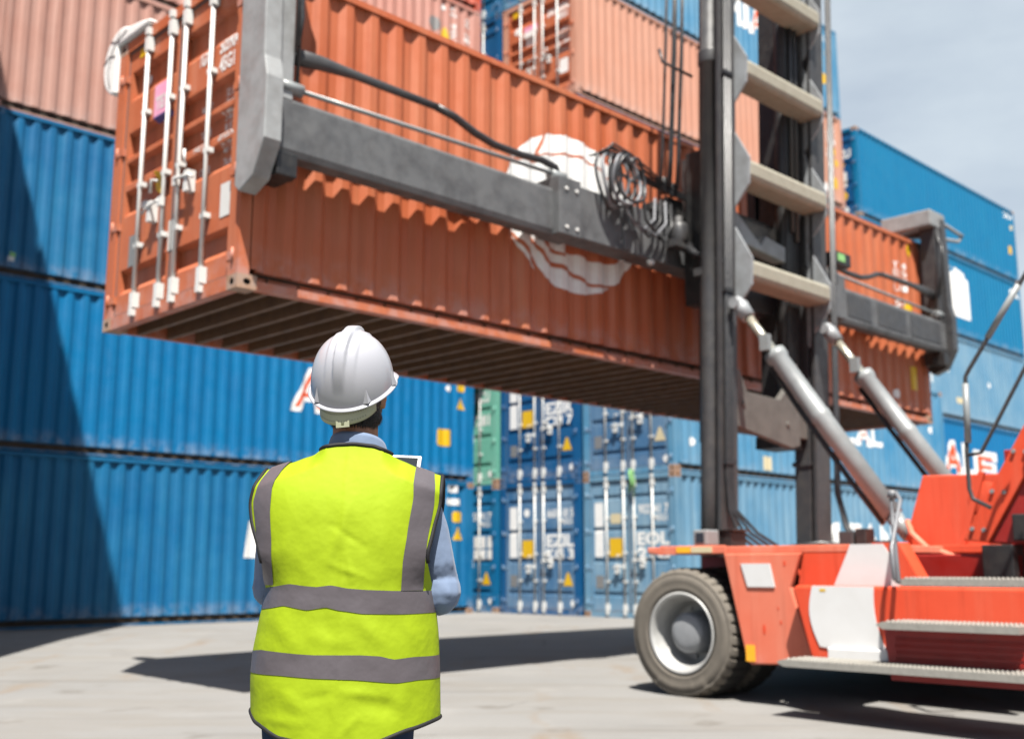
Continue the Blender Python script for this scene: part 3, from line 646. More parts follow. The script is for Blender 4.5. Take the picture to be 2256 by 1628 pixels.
# tilt cylinders
for a0 in (5.14, 6.93):
    p0 = Vector((1.25, a0, 3.86)); p1 = Vector((2.96, a0, 1.42)); d = (p1 - p0).normalized()
    b = hb(); b.tube([p0 + d * .70, p0 + d * .78, p0 + d * .80, p0 + d * 1.5, p0 + d * 1.52, p0 + d * 1.58, p0 + d * 1.6, p1 - d * .25], [.112, .112, .095, .095, .102, .102, .095, .095], 20)
    b.tube([p1 - d * .25, p1], [.08, .06], 12); b.box(p0.x + d.x * .66 - .05, p0.x + d.x * .66 + .05, a0 - .15, a0 - .09, p0.z + d.z * .66 - .02, p0.z + d.z * .66 + .14)
    cy = b.build('tilt_cylinder', M['cyl'], hand)
    hb().tube([p0 + d * .12, p0 + d * .74], .048, 16).build('piston_rod', M['chrome'], cy)
    e = hb(); e.tube([p0 - d * .06, p0 + d * .05, p0 + d * .2], [.06, .085, .075], 14).tube([(p0.x, a0 - .1, p0.z), (p0.x, a0 + .1, p0.z)], .06, 14); e.build('rod_eye', M['mastlight'], cy)
    h = hb(); off = Vector((-.075, 0, -.13)); h.tube([p0 + d * .75 + off * .9, p0 + d * 1.3 + off, p0 + d * 2.2 + off, p1 - d * .3 + off * .9], .028, 8); h.build('hose', M['black'], cy)
# spreader
b = hb(); b.prism([(.17, 4.415), (.32, 4.415), (.338, 4.47), (.338, 4.87), (.325, 4.90), (.17, 4.90)], 'y', .09, 3.5); b.build('spreader_beam', M['steel_grey'], hand, .006); b = hb(); b.prism([(.17, 4.415), (.32, 4.415), (.338, 4.47), (.338, 4.87), (.325, 4.90), (.17, 4.90)], 'y', 8.7, 12.12)
bm_ = b.build('spreader_beam', M['steel_grey'], hand, .006)
b = hb()
for y0, y1 in ((9.1, 9.75), (9.95, 10.8), (10.95, 11.9)): b.box(.338, .346, y0, y1, 4.52, 4.84)
b.build('wear_plate', M['mast'], bm_, .003)
b = hb(); b.box(.13, .40, 3.36, 8.84, 4.44, 4.985).box(.11, .43, 3.30, 3.62, 4.42, 5.02).box(.11, .43, 8.58, 8.90, 4.42, 5.02).box(.40, .42, 4.3, 4.42, 4.46, 4.96).box(.40, .42, 5.0, 5.06, 4.46, 4.96)
slv = b.build('beam_sleeve', M['steel_grey'], hand, .008)
b = hb()
for yb in (3.40, 3.55):
    for zb in (4.5, 4.9): b.tube([(.42, yb, zb), (.445, yb, zb)], .018, 8)
b.tube([(.38, 4.75, 4.40), (.44, 4.75, 4.40)], .03, 10); b.build('bolt', M['bar'], slv)
for a0, s in ((-.02, 1), (12.21, -1)):
    b = hb(); ya, yb = sorted((a0 - s * .06, a0 + s * .10))
    b.prism([(.03, 4.16), (.10, 4.10), (.30, 4.18), (.45, 4.46), (.455, 4.98), (.41, 5.16), (.38, 6.56), (-.42, 6.56), (-.42, 6.40), (.03, 6.33)], 'y', ya, yb)
    y2, y3 = sorted((a0 + s * .10, a0 + s * .26)); b.box(.10, .34, y2, y3, 4.88, 6.45)
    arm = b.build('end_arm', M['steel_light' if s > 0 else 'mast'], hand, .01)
    y2, y3 = sorted((a0 - s * .1, a0 + s * .42)); hb().box(-.46, .36, y2, y3, 6.40, 6.66).build('twistlock_head', M['steel_light'], arm, .02)
    hb().box(.06, .38, *sorted((a0 + s * .11, a0 + s * .3)), 4.22, 4.42).tube([(.22, a0 + s * .28, 4.3), (.22, a0 + s * .36, 4.28)], .04, 10).build('stop_block', M['black'], arm, .01)
    hh = hb(); y0 = a0 + s * .2
    hh.tube([(.36, y0, 6.4), (.40, y0 + s * .05, 6.0), (.39, y0 + s * .09, 5.6), (.36, y0 + s * .08, 5.36)], .02, 8).tube([(.33, y0, 6.4), (.42, y0 + s * .09, 6.1), (.35, y0 + s * .1, 5.5), (.3, y0 + s * .12, 5.05)], .016, 8).tube([(.36, y0 - s * .05, 6.3), (.44, y0 + s * .02, 5.9), (.36, y0 + s * .06, 5.3)], .014, 8)
    hh.build('arm_hose', M['hose'], arm)
b = hb(); b.tube([(.3, 12.3, 6.56), (.32, 12.75, 6.50), (.40, 12.85, 6.42)], .03, 8).tube([(.25, 12.3, 6.30), (.34, 12.8, 6.34), (.36, 12.86, 6.40)], .03, 8); b.build('guide_arm', M['mastlight'], hand)
def mirr(pts): return [(x, 12.18 - y, z) for x, y, z in pts]
for mm_ in (lambda q: q, mirr):
    b = hb(); s_ = mm_
    b.tube(s_([(.25, .16, 5.31), (.25, .55, 5.345), (.25, .9, 5.355), (.25, 1.86, 5.345)]), [.085, .07, .045, .04], 10, flat=.6); b.build('hose_rail', M['mast'], hand)
    b = hb(); b.tube(s_([(.25, 1.84, 5.345), (.26, 2.05, 5.31), (.27, 2.3, 5.22), (.28, 2.55, 5.165), (.28, 2.9, 5.16), (.28, 3.2, 5.185), (.28, 3.4, 5.16), (.28, 3.5, 5.0)]), .038, 10); b.build('hydraulic_hose', M['hose'], hand)
    b = hb(); b.tube(s_([(.31, .20, 5.00), (.31, 3.42, 5.07)]), .022, 8).tube(s_([(.31, .12, 5.0), (.31, .34, 5.002)]), .055, 10).tube(s_([(.30, 3.3, 5.05), (.30, 3.5, 5.06)]), .06, 10); b.build('extension_rod', M['cyl'], hand)
# coiled hoses, valves and vertical lines by the mast
for k in range(5):
    b = hb(); c = Vector((.46 + .05 * k, 3.92 + .045 * k, 5.12)); ra, rz = .15 + .012 * k, .30 - .015 * k; pts = []
    for i in range(26):
        q = 2 * math.pi * i / 22 + .4 * k; pts.append((c.x + .03 * math.sin(q * 2 + k), c.y + ra * math.cos(q) + .006 * i, c.z + rz * math.sin(q)))
    b.tube(pts, .019, 8); b.build('coiled_hose', M['hose_grey' if k % 2 else 'hose'], hand)
for k in range(4):
    b = hb(); b.tube([(.42, 4.05 + .12 * k, 5.38 - .05 * k), (.5, 4.16 + .12 * k, 5.2), (.54, 4.22 + .1 * k, 4.80 - .05 * (k % 3)), (.54, 4.45 + .12 * k, 4.66 - .04 * (k % 2)), (.5, 4.72 + .1 * k, 4.85), (.45, 4.8 + .09 * k, 5.12)], .017, 8); b.build('hanging_hose', M['hose_grey' if k % 2 == 0 else 'hose'], hand)
b = hb()
for k in range(5): b.tube([(.40 + .03 * k, 3.80 + .04 * k, 5.36 + .02 * k), (.42 + .03 * k, 4.0, 5.44 + .018 * k), (.44 + .03 * k, 4.25, 5.44 + .022 * (k % 3)), (.46 + .02 * k, 4.6, 5.33 - .02 * (k % 2) + .012 * k), (.48, 5.0, 5.22 + .02 * k), (.5, 5.4, 5.20 + .012 * k)], .0135, 8)
b.build('hose_bundle', M['hose'], hand)
b = hb(); b.box(.30, .46, 4.75, 5.35, 4.99, 5.08).box(.34, .46, 5.02, 5.30, 5.08, 5.2); b.tube([(.45, 4.5, 5.30), (.45, 4.95, 5.27)], .035, 10).tube([(.4, 5.02, 5.25), (.4, 5.02, 5.42)], .06, 10).tube([(.4, 5.2, 5.25), (.4, 5.2, 5.40)], .05, 10)
b.build('valve_block', M['black'], hand, .01)
b = hb(); b.lathe([(.0, 0), (.085, 0), (.10, .03), (.105, .2), (.085, .23), (.05, .24), (.045, .31), (0, .31)], (.52, 5.12, 4.66), 'z', 20); b.box(.47, .6, 4.96, 5.3, 4.6, 4.68); b.build('filter_bowl', M['mast'], hand)
b = hb()
for k, (y0, x0) in enumerate(((4.80, .55), (4.90, .58), (4.97, .55), (5.02, .60), (5.08, .56))):
    b.tube([(x0 + .2, y0, 8.8), (x0 + .1, y0, 6.8), (x0, y0 + .02, 5.6), (x0 - .05, y0 + .05, 5.3)], .016 + .004 * (k % 2), 8)
b.build('vertical_hose', M['hose'], hand)
b = hb(); b.tube([(.62, 4.72, 6.78), (.66, 4.72, 6.62), (.84, 5.02, 6.48)], .018, 8); b.build('hose_hook', M['hose'], hand)
b = hb(lean)
for k in range(4): b.tube([(1.15, 5.06 + .035 * k, 8.8), (1.15, 5.06 + .035 * k, 2.1), (1.17, 5.07 + .035 * k, 1.75), (1.25 + .04 * k, 5.10 + .06 * k, 1.5), (1.42 + .05 * k, 5.2 + .08 * k, 1.33)], .016, 8)
for k in range(3): b.tube([(1.15, 7.22 + .04 * k, 8.8), (1.15, 7.22 + .04 * k, 2.0), (1.25, 7.24 + .04 * k, 1.6), (1.45 + .06 * k, 7.2 - .04 * k, 1.36)], .017, 8)
for z in (2.2, 4.0, 6.4): b.box(1.12, 1.175, 5.03, 5.2, z, z + .04)
b.build('mast_hose', M['hose'], hand)
b = hb(); b.tube([(.6, 5.2, 4.6), (.7, 5.16, 4.52), (1.0, 5.1, 4.38), (1.14, 5.08, 4.30)], .045, 10); b.build('drag_hose', M['hose'], hand)
b = hb(); b.box(1.02, 1.2, 7.30, 7.66, 4.74, 4.90); b.box(1.06, 1.14, 7.34, 7.42, 4.5, 4.74); wl = b.build('work_light', M['black'], hand, .012)
hb().box(1.2, 1.206, 7.34, 7.5, 4.78, 4.87).build('lens', M['greencloth'], wl)

# running gear
WZ = OFF_H.z
def wheel(a_out, s, bx, rad, wid, zg, dual=True):
    root = empty('wheel', (0, 0, 0)); root.parent = hand; root.location = Vector((bx, a_out, zg + rad - .028)) - OFF_H
    b = MB(); n = 144; r = rad
    prof = [(.335 / .56 * r, .02), (.37 / .56 * r, -.012), (.385 / .56 * r, -.020), (.392 / .56 * r, -.016), (.44 / .56 * r, -.03), (.495 / .56 * r, -.024), (.50 / .56 * r, -.014), (.508 / .56 * r, -.020), (.53 / .56 * r, -.006), (.545 / .56 * r, .02), (r, .065), (r, wid - .065), (.545 / .56 * r, wid - .02), (.50 / .56 * r, wid + .02), (.335 / .56 * r, wid - .02)]
    vs = []
    for i, (pr_, h) in enumerate(prof):
        for j in range(n):
            q = 2 * math.pi * j / n; rr = pr_
            if 9 <= i <= 12 and (j % 4 == 0): rr -= .022
            z = rr * math.cos(q); x = rr * math.sin(q)
            zz = max(z, -(rad - .028)); hh = h
            if z < -(rad - .14) and i <= 8: hh = h - .012
            vs.append((x, s * hh, zz))
    fs = [(i * n + j, i * n + (j + 1) % n, (i + 1) * n + (j + 1) % n, (i + 1) * n + j) for i in range(len(prof) - 1) for j in range(n)]
    b.add(vs, fs, 0, True)
    for k in range(len(fs)):
        i = k // n
        if i >= 10: b.m[k] = 1; b.s[k] = False
        if i in (8, 9): b.s[k] = False
    b.build('tyre', [M['tyre'], M['tyre_blk']], root)
    b = MB(); rr = .34 / .56 * r
    b.lathe([(rr, -.002 * s), (rr + .012, -.012 * s), (rr - .012, -.014 * s), (rr - .03, .02 * s), (rr - .035, .06 * s), (rr - .06, .09 * s), (rr - .07, .24 * s), (rr - .10, .27 * s), (.13, .29 * s), (0, .29 * s)], (0, 0, 0), 'y', 64)
    for k in range(10):
        q = 2 * math.pi * k / 10 + .2; b.tube([(.215 * math.sin(q), .28 * s, .215 * math.cos(q)), (.215 * math.sin(q), .25 * s, .215 * math.cos(q))], .016, 6)
    b.build('rim', M['rim'], root)
    MB().lathe([(.0, .05 * s), (.10, .053 * s), (.15, .062 * s), (.172, .085 * s), (.18, .29 * s)], (0, 0, 0), 'y', 40).build('hub', M['hub'], root)
    return root
def wpos(bx, a): return ground_z((NB + V * bx + U * a).y)
for a_out, s in ((3.57, 1), (3.99, 1), (8.59, -1), (8.17, -1)): wheel(a_out, s, 1.59, .56, .37, wpos(1.59, a_out))
for a_out, s in ((4.75, 1), (7.41, -1)): wheel(a_out, s, 5.75, .5, .33, wpos(5.75, a_out))

# chassis
SCUFF = [(2.655, 1.19, .012, .022), (2.79, 1.12, .012, .026), (2.44, .66, .014, .04), (2.60, .72, .01, .018), (2.58, .83, .008, .012)]
b = hb(); b.box(1.9, 6.4, 4.55, 7.6, .52, 1.18).box(1.35, 1.85, 4.3, 7.85, .42, .82).box(5.5, 6.0, 5.0, 7.1, .35, .6).box(4.0, 6.6, 4.75, 7.4, 1.18, 2.1).box(1.25, 4.2, 4.36, 4.46, .45, 1.26).box(1.25, 4.2, 7.7, 7.8, .45, 1.26); b.build('chassis', M['red_dark'], hand, .01)
b = hb(); b.box(1.22, 3.40, 3.60, 8.56, 1.275, 1.335); b.prism([(1.22, 1.335), (1.22, 1.29), (1.36, 1.275), (1.36, 1.335)], 'y', 3.585, 3.60); b.box(1.36, 2.07, 3.585, 3.60, 1.275, 1.345); b.build('deck', M['red_pale'], hand, .008)
b = hb(); b.box(1.555, 1.70, 3.572, 3.584, 1.285, 1.335, 0).box(1.715, 1.93, 3.572, 3.584, 1.285, 1.335, 1); b.build('reflector', [M['amber'], M['cream']], hand)
for ys, s in ((3.56, 1), (8.60, -1)):
    b = hb(); y0, y1 = sorted((ys, ys + s * .06)); b.prism([(2.06, 1.275), (2.26, .40), (2.30, .375), (2.87, .40), (2.86, .5), (2.70, 1.0), (2.80, 1.275)], 'y', y0, y1)
    y2, y3 = sorted((ys + s * .005, ys + s * .75)); b.prism([(2.06, 1.27), (2.11, 1.27), (2.30, .40), (2.255, .40)], 'y', y2, y3)
    fp = b.build('fender_panel', M['red_pale'], hand, .012)
    if s > 0:
        hb().prism([(2.24, 1.19), (2.52, 1.19), (2.56, 1.0), (2.30, 1.0)], 'y', 3.548, 3.558).build('white_plate', M['white_m'], fp)
        for x_, z_, a_, c_ in SCUFF: hb().prism([(x_ + a_ * math.cos(k * .45), z_ + c_ * math.sin(k * .45)) for k in range(14)], 'y', 3.5575, 3.5605).build('scuff', M['red'], fp)
        hb().box(2.262, 2.345, 3.548, 3.558, .40, .53).build('amber_reflector', M['amber'], fp)
b = hb(); b.prism([(2.74, .97), (3.82, .97), (3.62, 1.345), (3.405, 1.345), (3.405, 1.272), (2.81, 1.272)], 'y', 3.60, 3.78); b.prism([(3.20, 1.268), (3.23, 1.335), (3.50, 1.335), (3.62, 1.16), (3.62, .99), (3.06, .99)], 'y', 3.588, 3.596, 1); b.box(3.23, 3.41, 3.5965, 3.5995, 1.27, 1.33, 1); b.build('side_plate', [M['red'], M['white_m'], M['red_pale']], hand)
b = hb(); b.prism([(2.80, .99), (2.83, 1.02), (4.9, 1.02), (4.9, .42), (2.955, .42)], 'y', 3.42, 3.80); bx_ = b.build('tank_box', M['red'], hand, .03)
def arc(p0, p1, bul, n=8): return [(p0[0] + (p1[0] - p0[0]) * i / n + bul * math.sin(math.pi * i / n), p0[1] + (p1[1] - p0[1]) * i / n) for i in range(n + 1)]
hb().prism(arc((2.985, 1.018), (3.03, .56), -.055) + arc((3.60, .50), (3.50, 1.018), -.045), 'y', 3.411, 3.419).build('white_stripe', M['white_m'], bx_)
hb().box(3.12, 3.62, 3.36, 3.46, .46, .56).build('white_step_box', M['white_m'], bx_, .01)
hb().box(3.05, 3.10, 3.409, 3.412, .975, .995).build('sticker', M['yellow'], bx_)
gb = hb(); gb.prism([(3.62, .72), (4.9, .72), (4.9, .36), (3.66, .36)], 'y', 3.30, 3.42)
for r_ in range(4):
    for k in range(46): gb.box(3.70 + k * .02 + (r_ % 2) * .01, 3.710 + k * .02 + (r_ % 2) * .01, 3.291, 3.30, .50 + r_ * .045, .528 + r_ * .045)
gb.build('grille', M['red_dark'], hand)  # the darker red carries the shade under the step
for bx0, bx1, z, y0, y1 in ((3.66, 4.60, 1.075, 3.44, 3.78), (3.66, 4.66, .775, 3.12, 3.42), (2.87, 4.78, .475, 3.06, 3.40)):
    b = hb(); b.prism([(bx0, z - .028), (bx0 + .05, z - .05), (bx1, z - .05), (bx1, z), (bx0 + .04, z), (bx0, z - .012)], 'y', y0, y1); n = int((bx1 - bx0 - .1) / .032)
    for k in range(n):
        for yy in (y0 + .02, y0 + .1, y0 + .18, y0 + .26): b.prism([(bx0 + .06 + k * .032, z), (bx0 + .08 + k * .032, z), (bx0 + .07 + k * .032, z + .013)], 'y', yy, yy + .04)
    b.build('step', M['tread'], hand)
b = hb()
b.box(3.7, 4.55, 3.5, 3.7, 1.02, 1.03)
b.build('step_bracket', M['red_dark'], hand)
b = hb(); b.prism([(4.72, .78), (4.95, .72), (4.95, .3), (4.76, .42)], 'y', 3.28, 3.5); b.build('corner_panel', M['red_dark'], hand)
# bracket plates that anchor the tilt cylinders
for y0 in (4.96, 6.98):
    b = hb(); b.prism([(3.20, 1.95), (3.86, 1.93), (4.5, 1.93), (4.5, 1.05), (3.02, 1.05), (3.14, 1.16), (3.01, 1.40)], 'y', y0, y0 + .10); bp = b.build('anchor_plate', M['red'], hand, .012)
    if y0 < 6: hb().box(3.32, 4.1, y0 - .12, y0, 1.28, 1.345).prism([(3.70, 1.95), (3.76, 1.95), (3.55, 1.345), (3.49, 1.345)], 'y', y0 - .03, y0).box(3.25, 3.29, y0 - .10, y0, 1.05, 1.3).build('rib', M['red'], bp, .005); hb().lathe([(0, -.012), (.12, -.012), (.14, 0), (.14, .02)], (3.52, y0 - .01, 1.07), 'y', 30).build('access_hole', M['red_dark'], bp); hb().lathe([(0, -.012), (.12, -.01), (.15, 0)], (3.74, y0 - .002, 1.72), 'y', 30).build('boss', M['red'], bp)
b = hb(); b.prism([(3.80, 1.37), (4.00, 1.35), (4.95, 2.86), (4.78, 2.94)], 'y', 4.32, 4.44); b.prism([(4.0, 1.35), (4.9, 1.30), (5.0, 2.9), (4.95, 2.86)], 'y', 4.36, 4.40, 1); sb = b.build('stair_beam', [M['red'], M['red_dark']], hand, .008)
b = hb()
for f in (.03, .22, .42, .62): b.tube([(3.86 + f * .93, 4.315, 1.41 + f * 1.5), (3.86 + f * .93, 4.30, 1.41 + f * 1.5)], .017, 8); b.tube([(3.95 + f * .93, 4.315, 1.40 + f * 1.5), (3.95 + f * .93, 4.30, 1.40 + f * 1.5)], .017, 8)
b.build('bolt', M['cyl'], sb)
b = hb(); b.box(3.96, 4.20, 4.28, 4.5, 1.02, 1.33).box(4.2, 4.6, 4.3, 4.6, 1.36, 1.56); b.build('control_box', M['black'], hand, .01)
b = hb(); b.tube([(3.02, 5.0, 1.56), (3.10, 4.9, 1.45), (3.28, 4.82, 1.31), (3.42, 4.80, 1.28), (3.62, 4.78, 1.2), (3.76, 4.78, 1.08), (3.78, 4.78, .95)], .026, 10); b.build('orange_hose', M['red_pale'], hand)
# cab, engine hood and counterweight (mostly outside the photo)
b = hb(); b.box(4.75, 6.3, 5.25, 6.95, 2.08, 2.3).box(4.7, 6.35, 5.2, 7.0, 3.78, 3.9)
for x in (4.75, 6.2):
    for y in (5.25, 6.85): b.box(x, x + .1, y, y + .1, 2.3, 3.78)
cabo = b.build('cab', M['red'], hand, .02)
hb().box(4.79, 6.26, 5.29, 6.91, 2.3, 3.78).build('window', M['cab_glass'], cabo)
b = hb(); b.box(6.3, 7.6, 4.7, 7.5, .55, 1.9).box(6.35, 7.4, 5.0, 7.2, 1.9, 2.15); b.build('counterweight', M['red'], hand, .08)
# handrails, lamps, clutter on the deck
b = hb(); b.tube([(4.95, 3.72, 3.75), (4.85, 3.72, 3.62), (4.71, 3.7, 3.30), (4.22, 3.68, 2.60), (4.19, 3.68, 2.55), (4.16, 3.68, 1.98), (4.16, 3.68, 1.72), (4.18, 3.68, 1.65), (4.30, 3.7, 1.58)], .016, 10)
b.tube([(4.16, 3.68, 1.97), (4.26, 3.69, 1.98), (4.75, 3.72, 2.80), (5.0, 3.72, 3.3)], .015, 10); b.build('handrail', M['mast'], hand)
b = hb(); b.tube([(4.37, 3.69, 2.82), (4.62, 3.70, 3.18)], .024, 10); b.build('rail_sleeve', M['cyl'], hand); b = hb(); b.tube([(4.187, 3.68, 2.5), (4.175, 3.68, 2.06)], .024, 10); b.build('rail_sleeve', M['cyl'], hand)
b = hb(); b.tube([(3.76, 3.3, 1.05), (3.58, 3.62, 1.5), (3.56, 3.66, 1.70), (3.60, 3.66, 1.72), (3.66, 3.6, 1.66), (3.72, 3.3, 1.3), (3.78, 3.2, 1.07)], .016, 8).tube([(3.56, 3.66, 1.68), (3.575, 3.66, 1.74)], .035, 10); b.build('grab_wire', M['hose_grey'], hand)
b = hb(); b.box(4.45, 4.9, 4.2, 5.2, 2.22, 2.30); b.build('mudguard', M['mast'], hand, .01)
b = hb(); b.box(1.24, 1.40, 4.25, 4.45, 1.36, 1.51); hl = b.build('headlamp', M['cyl'], hand, .015)
hb().box(1.275, 1.365, 4.242, 4.25, 1.39, 1.48).build('lens', M['glass'], hl)
b = hb(); b.box(1.30, 1.50, 4.5, 4.75, 1.335, 1.50).box(1.27, 1.54, 4.48, 4.78, 1.50, 1.52); b.build('lamp_bracket', M['black'], hand, .01)
b = hb(); b.box(2.62, 2.76, 4.5, 4.66, 1.335, 1.47); b.build('battery_box', M['mast'], hand, .01)
b = hb(); b.box(2.78, 2.88, 4.5, 4.66, 1.335, 1.49); b.build('battery_cover', M['black'], hand, .01)
b = hb(); b.prism([(1.70, 1.335), (1.78, 1.335), (1.715, 1.55), (1.70, 1.57)], 'y', 6.5, 6.6); b.build('fin', M['red_pale'], hand)
b = hb()
for k in range(3): b.tube([(1.95 + .2 * k, 5.9 - .2 * k, 1.36), (2.2 + .2 * k, 5.6, 1.40), (2.6, 5.3 - .1 * k, 1.37), (2.9, 5.0, 1.36)], .02, 8)
b.tube([(1.35, 5.7, 1.36), (1.6, 5.95, 1.41), (1.9, 6.1, 1.36)], .025, 8); b.build('deck_hose', M['hose'], hand)
b = hb(); b.box(.85, 1.1, 4.9, 5.35, .55, 1.25).box(.85, 1.1, 6.82, 7.26, .55, 1.25).box(.9, 1.3, 5.0, 7.16, .5, .8); b.build('mast_foot', M['mast'], hand, .01)

# ------------------------------------------------------------------ the man in the yellow vest (local: x right, y away from the camera, z up)
def fabric(name, col, rough=.8, var=.12, sheen=.0, scale=220, bmp=.15, dark=None, folds=.5):
    m, t, p = newmat(name); v = coord(t); col = tuple(c * .78 for c in col); dark = tuple(c * .78 for c in dark) if dark else None
    t.links.new(mixc(t, ramp(t, tex(t, v, 5, 4), .35, .7, 0, var), col, dark or tuple(c * .72 for c in col)), p.inputs['Base Color'])
    p.inputs['Roughness'].default_value = rough; p.inputs['Specular IOR Level'].default_value = .25
    if sheen: p.inputs['Sheen Weight'].default_value = sheen
    b1 = N(t, 'ShaderNodeBump', Strength=folds, Distance=.012); t.links.new(tex(t, v, 11, 3, .5), b1.inputs['Height'])
    b2 = N(t, 'ShaderNodeBump', Strength=bmp, Distance=.0006); t.links.new(tex(t, v, scale, 2), b2.inputs['Height']); t.links.new(b1.outputs[0], b2.inputs['Normal'])
    b3 = N(t, 'ShaderNodeBump', Strength=folds * .7, Distance=.004); mpp = t.nodes.new('ShaderNodeMapping'); mpp.inputs['Scale'].default_value = (1.6, 1, .8); mpp.inputs['Rotation'].default_value = (0, .5, 0); t.links.new(v, mpp.inputs['Vector'])
    rg = N(t, 'ShaderNodeTexNoise', Scale=17.0, Detail=3.0); rg.noise_type = 'RIDGED_MULTIFRACTAL'; t.links.new(mpp.outputs[0], rg.inputs['Vector']); t.links.new(rg.outputs['Fac'], b3.inputs['Height']); t.links.new(b2.outputs[0], b3.inputs['Normal'])
    t.links.new(b3.outputs[0], p.inputs['Normal']); return m
M['vest'] = fabric('fluorescent yellow vest fabric', (.255, .350, .002), .75, .1)
M['tape'] = fabric('grey reflective tape', (.095, .085, .094), .38, .35, scale=500, dark=(.062, .05, .056))
M['piping'] = fabric('black bias binding', (.012, .012, .014), .7, .1)
M['shirt'] = fabric('light blue work shirt', (.135, .182, .275), .8, .15, .1)
M['jeans'] = fabric('dark denim', (.012, .03, .075), .85, .3)
M['skin'] = plain('tanned skin', (.30, .135, .07), .5, 0, .2, 12)
M['hair'] = plain('black hair', (.010, .008, .007), .5, 0, .2, 60, bmp=.8)
M['helmet'] = plain('glossy off white helmet plastic', (.35, .355, .39), .2, 0, .06, 4, dirt=(.32, .326, .36))
M['band'] = plain('cream helmet harness band', (.36, .37, .26), .5, 0, .08, 20)
M['shoe'] = plain('brown leather work boots', (.07, .035, .018), .5, 0, .4, 20)
M['eyew'] = plain('eye white', (.6, .6, .58), .2)

PX, PY = -.44, 3.0
man = empty('person', (PX, PY, 0), 0, 'person from behind in a white helmet and yellow reflective vest, holding a tablet', 'person')
HY = R(-10)                                   # the head turns to the right
HC = Vector((.003, .030, 1.626)); HM = Matrix.Rotation(HY, 3, 'Z') @ Matrix.Rotation(R(20), 3, 'X')
def head_pt(p): return HC + HM @ Vector(p)
def remesh(ob, vox, smooth=6, disp=None):
    r = ob.modifiers.new('remesh', 'REMESH'); r.mode = 'VOXEL'; r.voxel_size = vox; r.use_smooth_shade = True
    s_ = ob.modifiers.new('smooth', 'SMOOTH'); s_.factor = .5; s_.iterations = smooth
def limb(b, pts, rs, n=14):
    b.tube(pts, rs, n)
    for p, r in zip(pts, rs): b.ell(p, (r, r, r), n=12)
SHL, SHR = Vector((-.172, .0, 1.352)), Vector((.190, .0, 1.338))
ELL, ELR = Vector((-.204, .035, 1.10)), Vector((.246, .025, 1.085))
WRL, WRR = Vector((-.110, .235, 1.275)), Vector((.168, .225, 1.268))
TB = Vector((.034, .300, 1.392))              # centre of the tablet
b = MB()
limb(b, [(0, .0, .93), (0, -.005, 1.10), (0, -.015, 1.28), (.005, -.006, 1.34)], [.132, .125, .128, .10])
b.ell((0, 0, .95), (.165, .115, .13)).ell((0, -.01, 1.30), (.175, .11, .14))
limb(b, [(.008, .004, 1.40), (.012, .012, 1.48), (.010, .020, 1.56)], [.070, .063, .062])
for s, h0 in ((-1, -.095), (1, .085)): limb(b, [(h0, 0, .92), (h0 * 1.08, .015, .50), (h0 * 1.12, -.012, .28), (h0 * 1.15, -.02, .09)], [.092, .062, .058, .04]); limb(b, [(h0 * 1.15, -.03, .06), (h0 * 1.25, .12, .04)], [.042, .036])
for a_, e_, w_ in ((SHL, ELL, WRL), (SHR, ELR, WRR)): limb(b, [a_, a_.lerp(e_, .5), e_, e_.lerp(w_, .4), w_], [.045, .044, .040, .040, .028])
# head: skull, jaw, nose, brow, lips, chin, ears
b.ell(HC, (.074, .094, .105), HM, 24); b.ell(head_pt((0, .022, -.062)), (.056, .068, .062), HM, 18); b.ell(head_pt((0, .060, -.098)), (.026, .024, .022), HM)
b.ell(head_pt((0, .098, -.028)), (.012, .017, .026), HM); b.ell(head_pt((0, .104, -.044)), (.017, .015, .011), HM)
for s in (-1, 1):
    b.ell(head_pt((s * .030, .083, .012)), (.024, .012, .008), HM); b.ell(head_pt((s * .042, .068, -.030)), (.02, .02, .016), HM)
    for dz, dy_, rx, ry, rz in ((0, 0, .008, .020, .031), (.012, -.008, .010, .016, .018), (-.022, .004, .009, .011, .013)): b.ell(head_pt((s * .080, -.006 + dy_, -.012 + dz)), (rx, ry, rz), HM @ Matrix.Rotation(R(s * -24), 3, 'Z'))
b.ell(head_pt((0, .091, -.068)), (.022, .010, .007), HM); b.ell(head_pt((0, .090, -.078)), (.019, .010, .007), HM)
# hands: palm, four curled fingers behind the tablet, thumb on its front
for s, w_ in ((-1, WRL), (1, WRR)):
    edge = Vector((TB.x + s * .125, TB.y, TB.z - .045)); palm = w_.lerp(edge, .62) + Vector((s * .016, .0, .0))
    b.ell(palm, (.018, .044, .040), Matrix.Rotation(R(-38), 3, 'X'), 16); limb(b, [w_, palm], [.027, .026], 12)
    for k, ln in enumerate((.92, 1.0, .95, .78)):
        z = .030 - .021 * k
        k0 = palm + Vector((0, .030, z + .022)); k1 = edge + Vector((s * .014, .018, z + .010)); k2 = edge + Vector((s * (.014 - .030 * ln), .026, z + .012)); k3 = edge + Vector((s * (.010 - .052 * ln), .018, z + .008))
        limb(b, [k0, k1, k2, k3], [.0095, .009, .0082, .007], 8)
    limb(b, [palm + Vector((-s * .004, .0, .030)), edge + Vector((s * .006, -.026, .030)), edge + Vector((-s * .020, -.024, .052)), edge + Vector((-s * .034, -.018, .060))], [.012, .011, .010, .008], 8)
body = b.build('body', M['skin'], man); remesh(body, .0055, 3)
for s in (-1, 1): MB().ell(head_pt((s * .030, .083, -.002)), (.0125, .010, .008), HM).build('eye', M['eyew'], man)
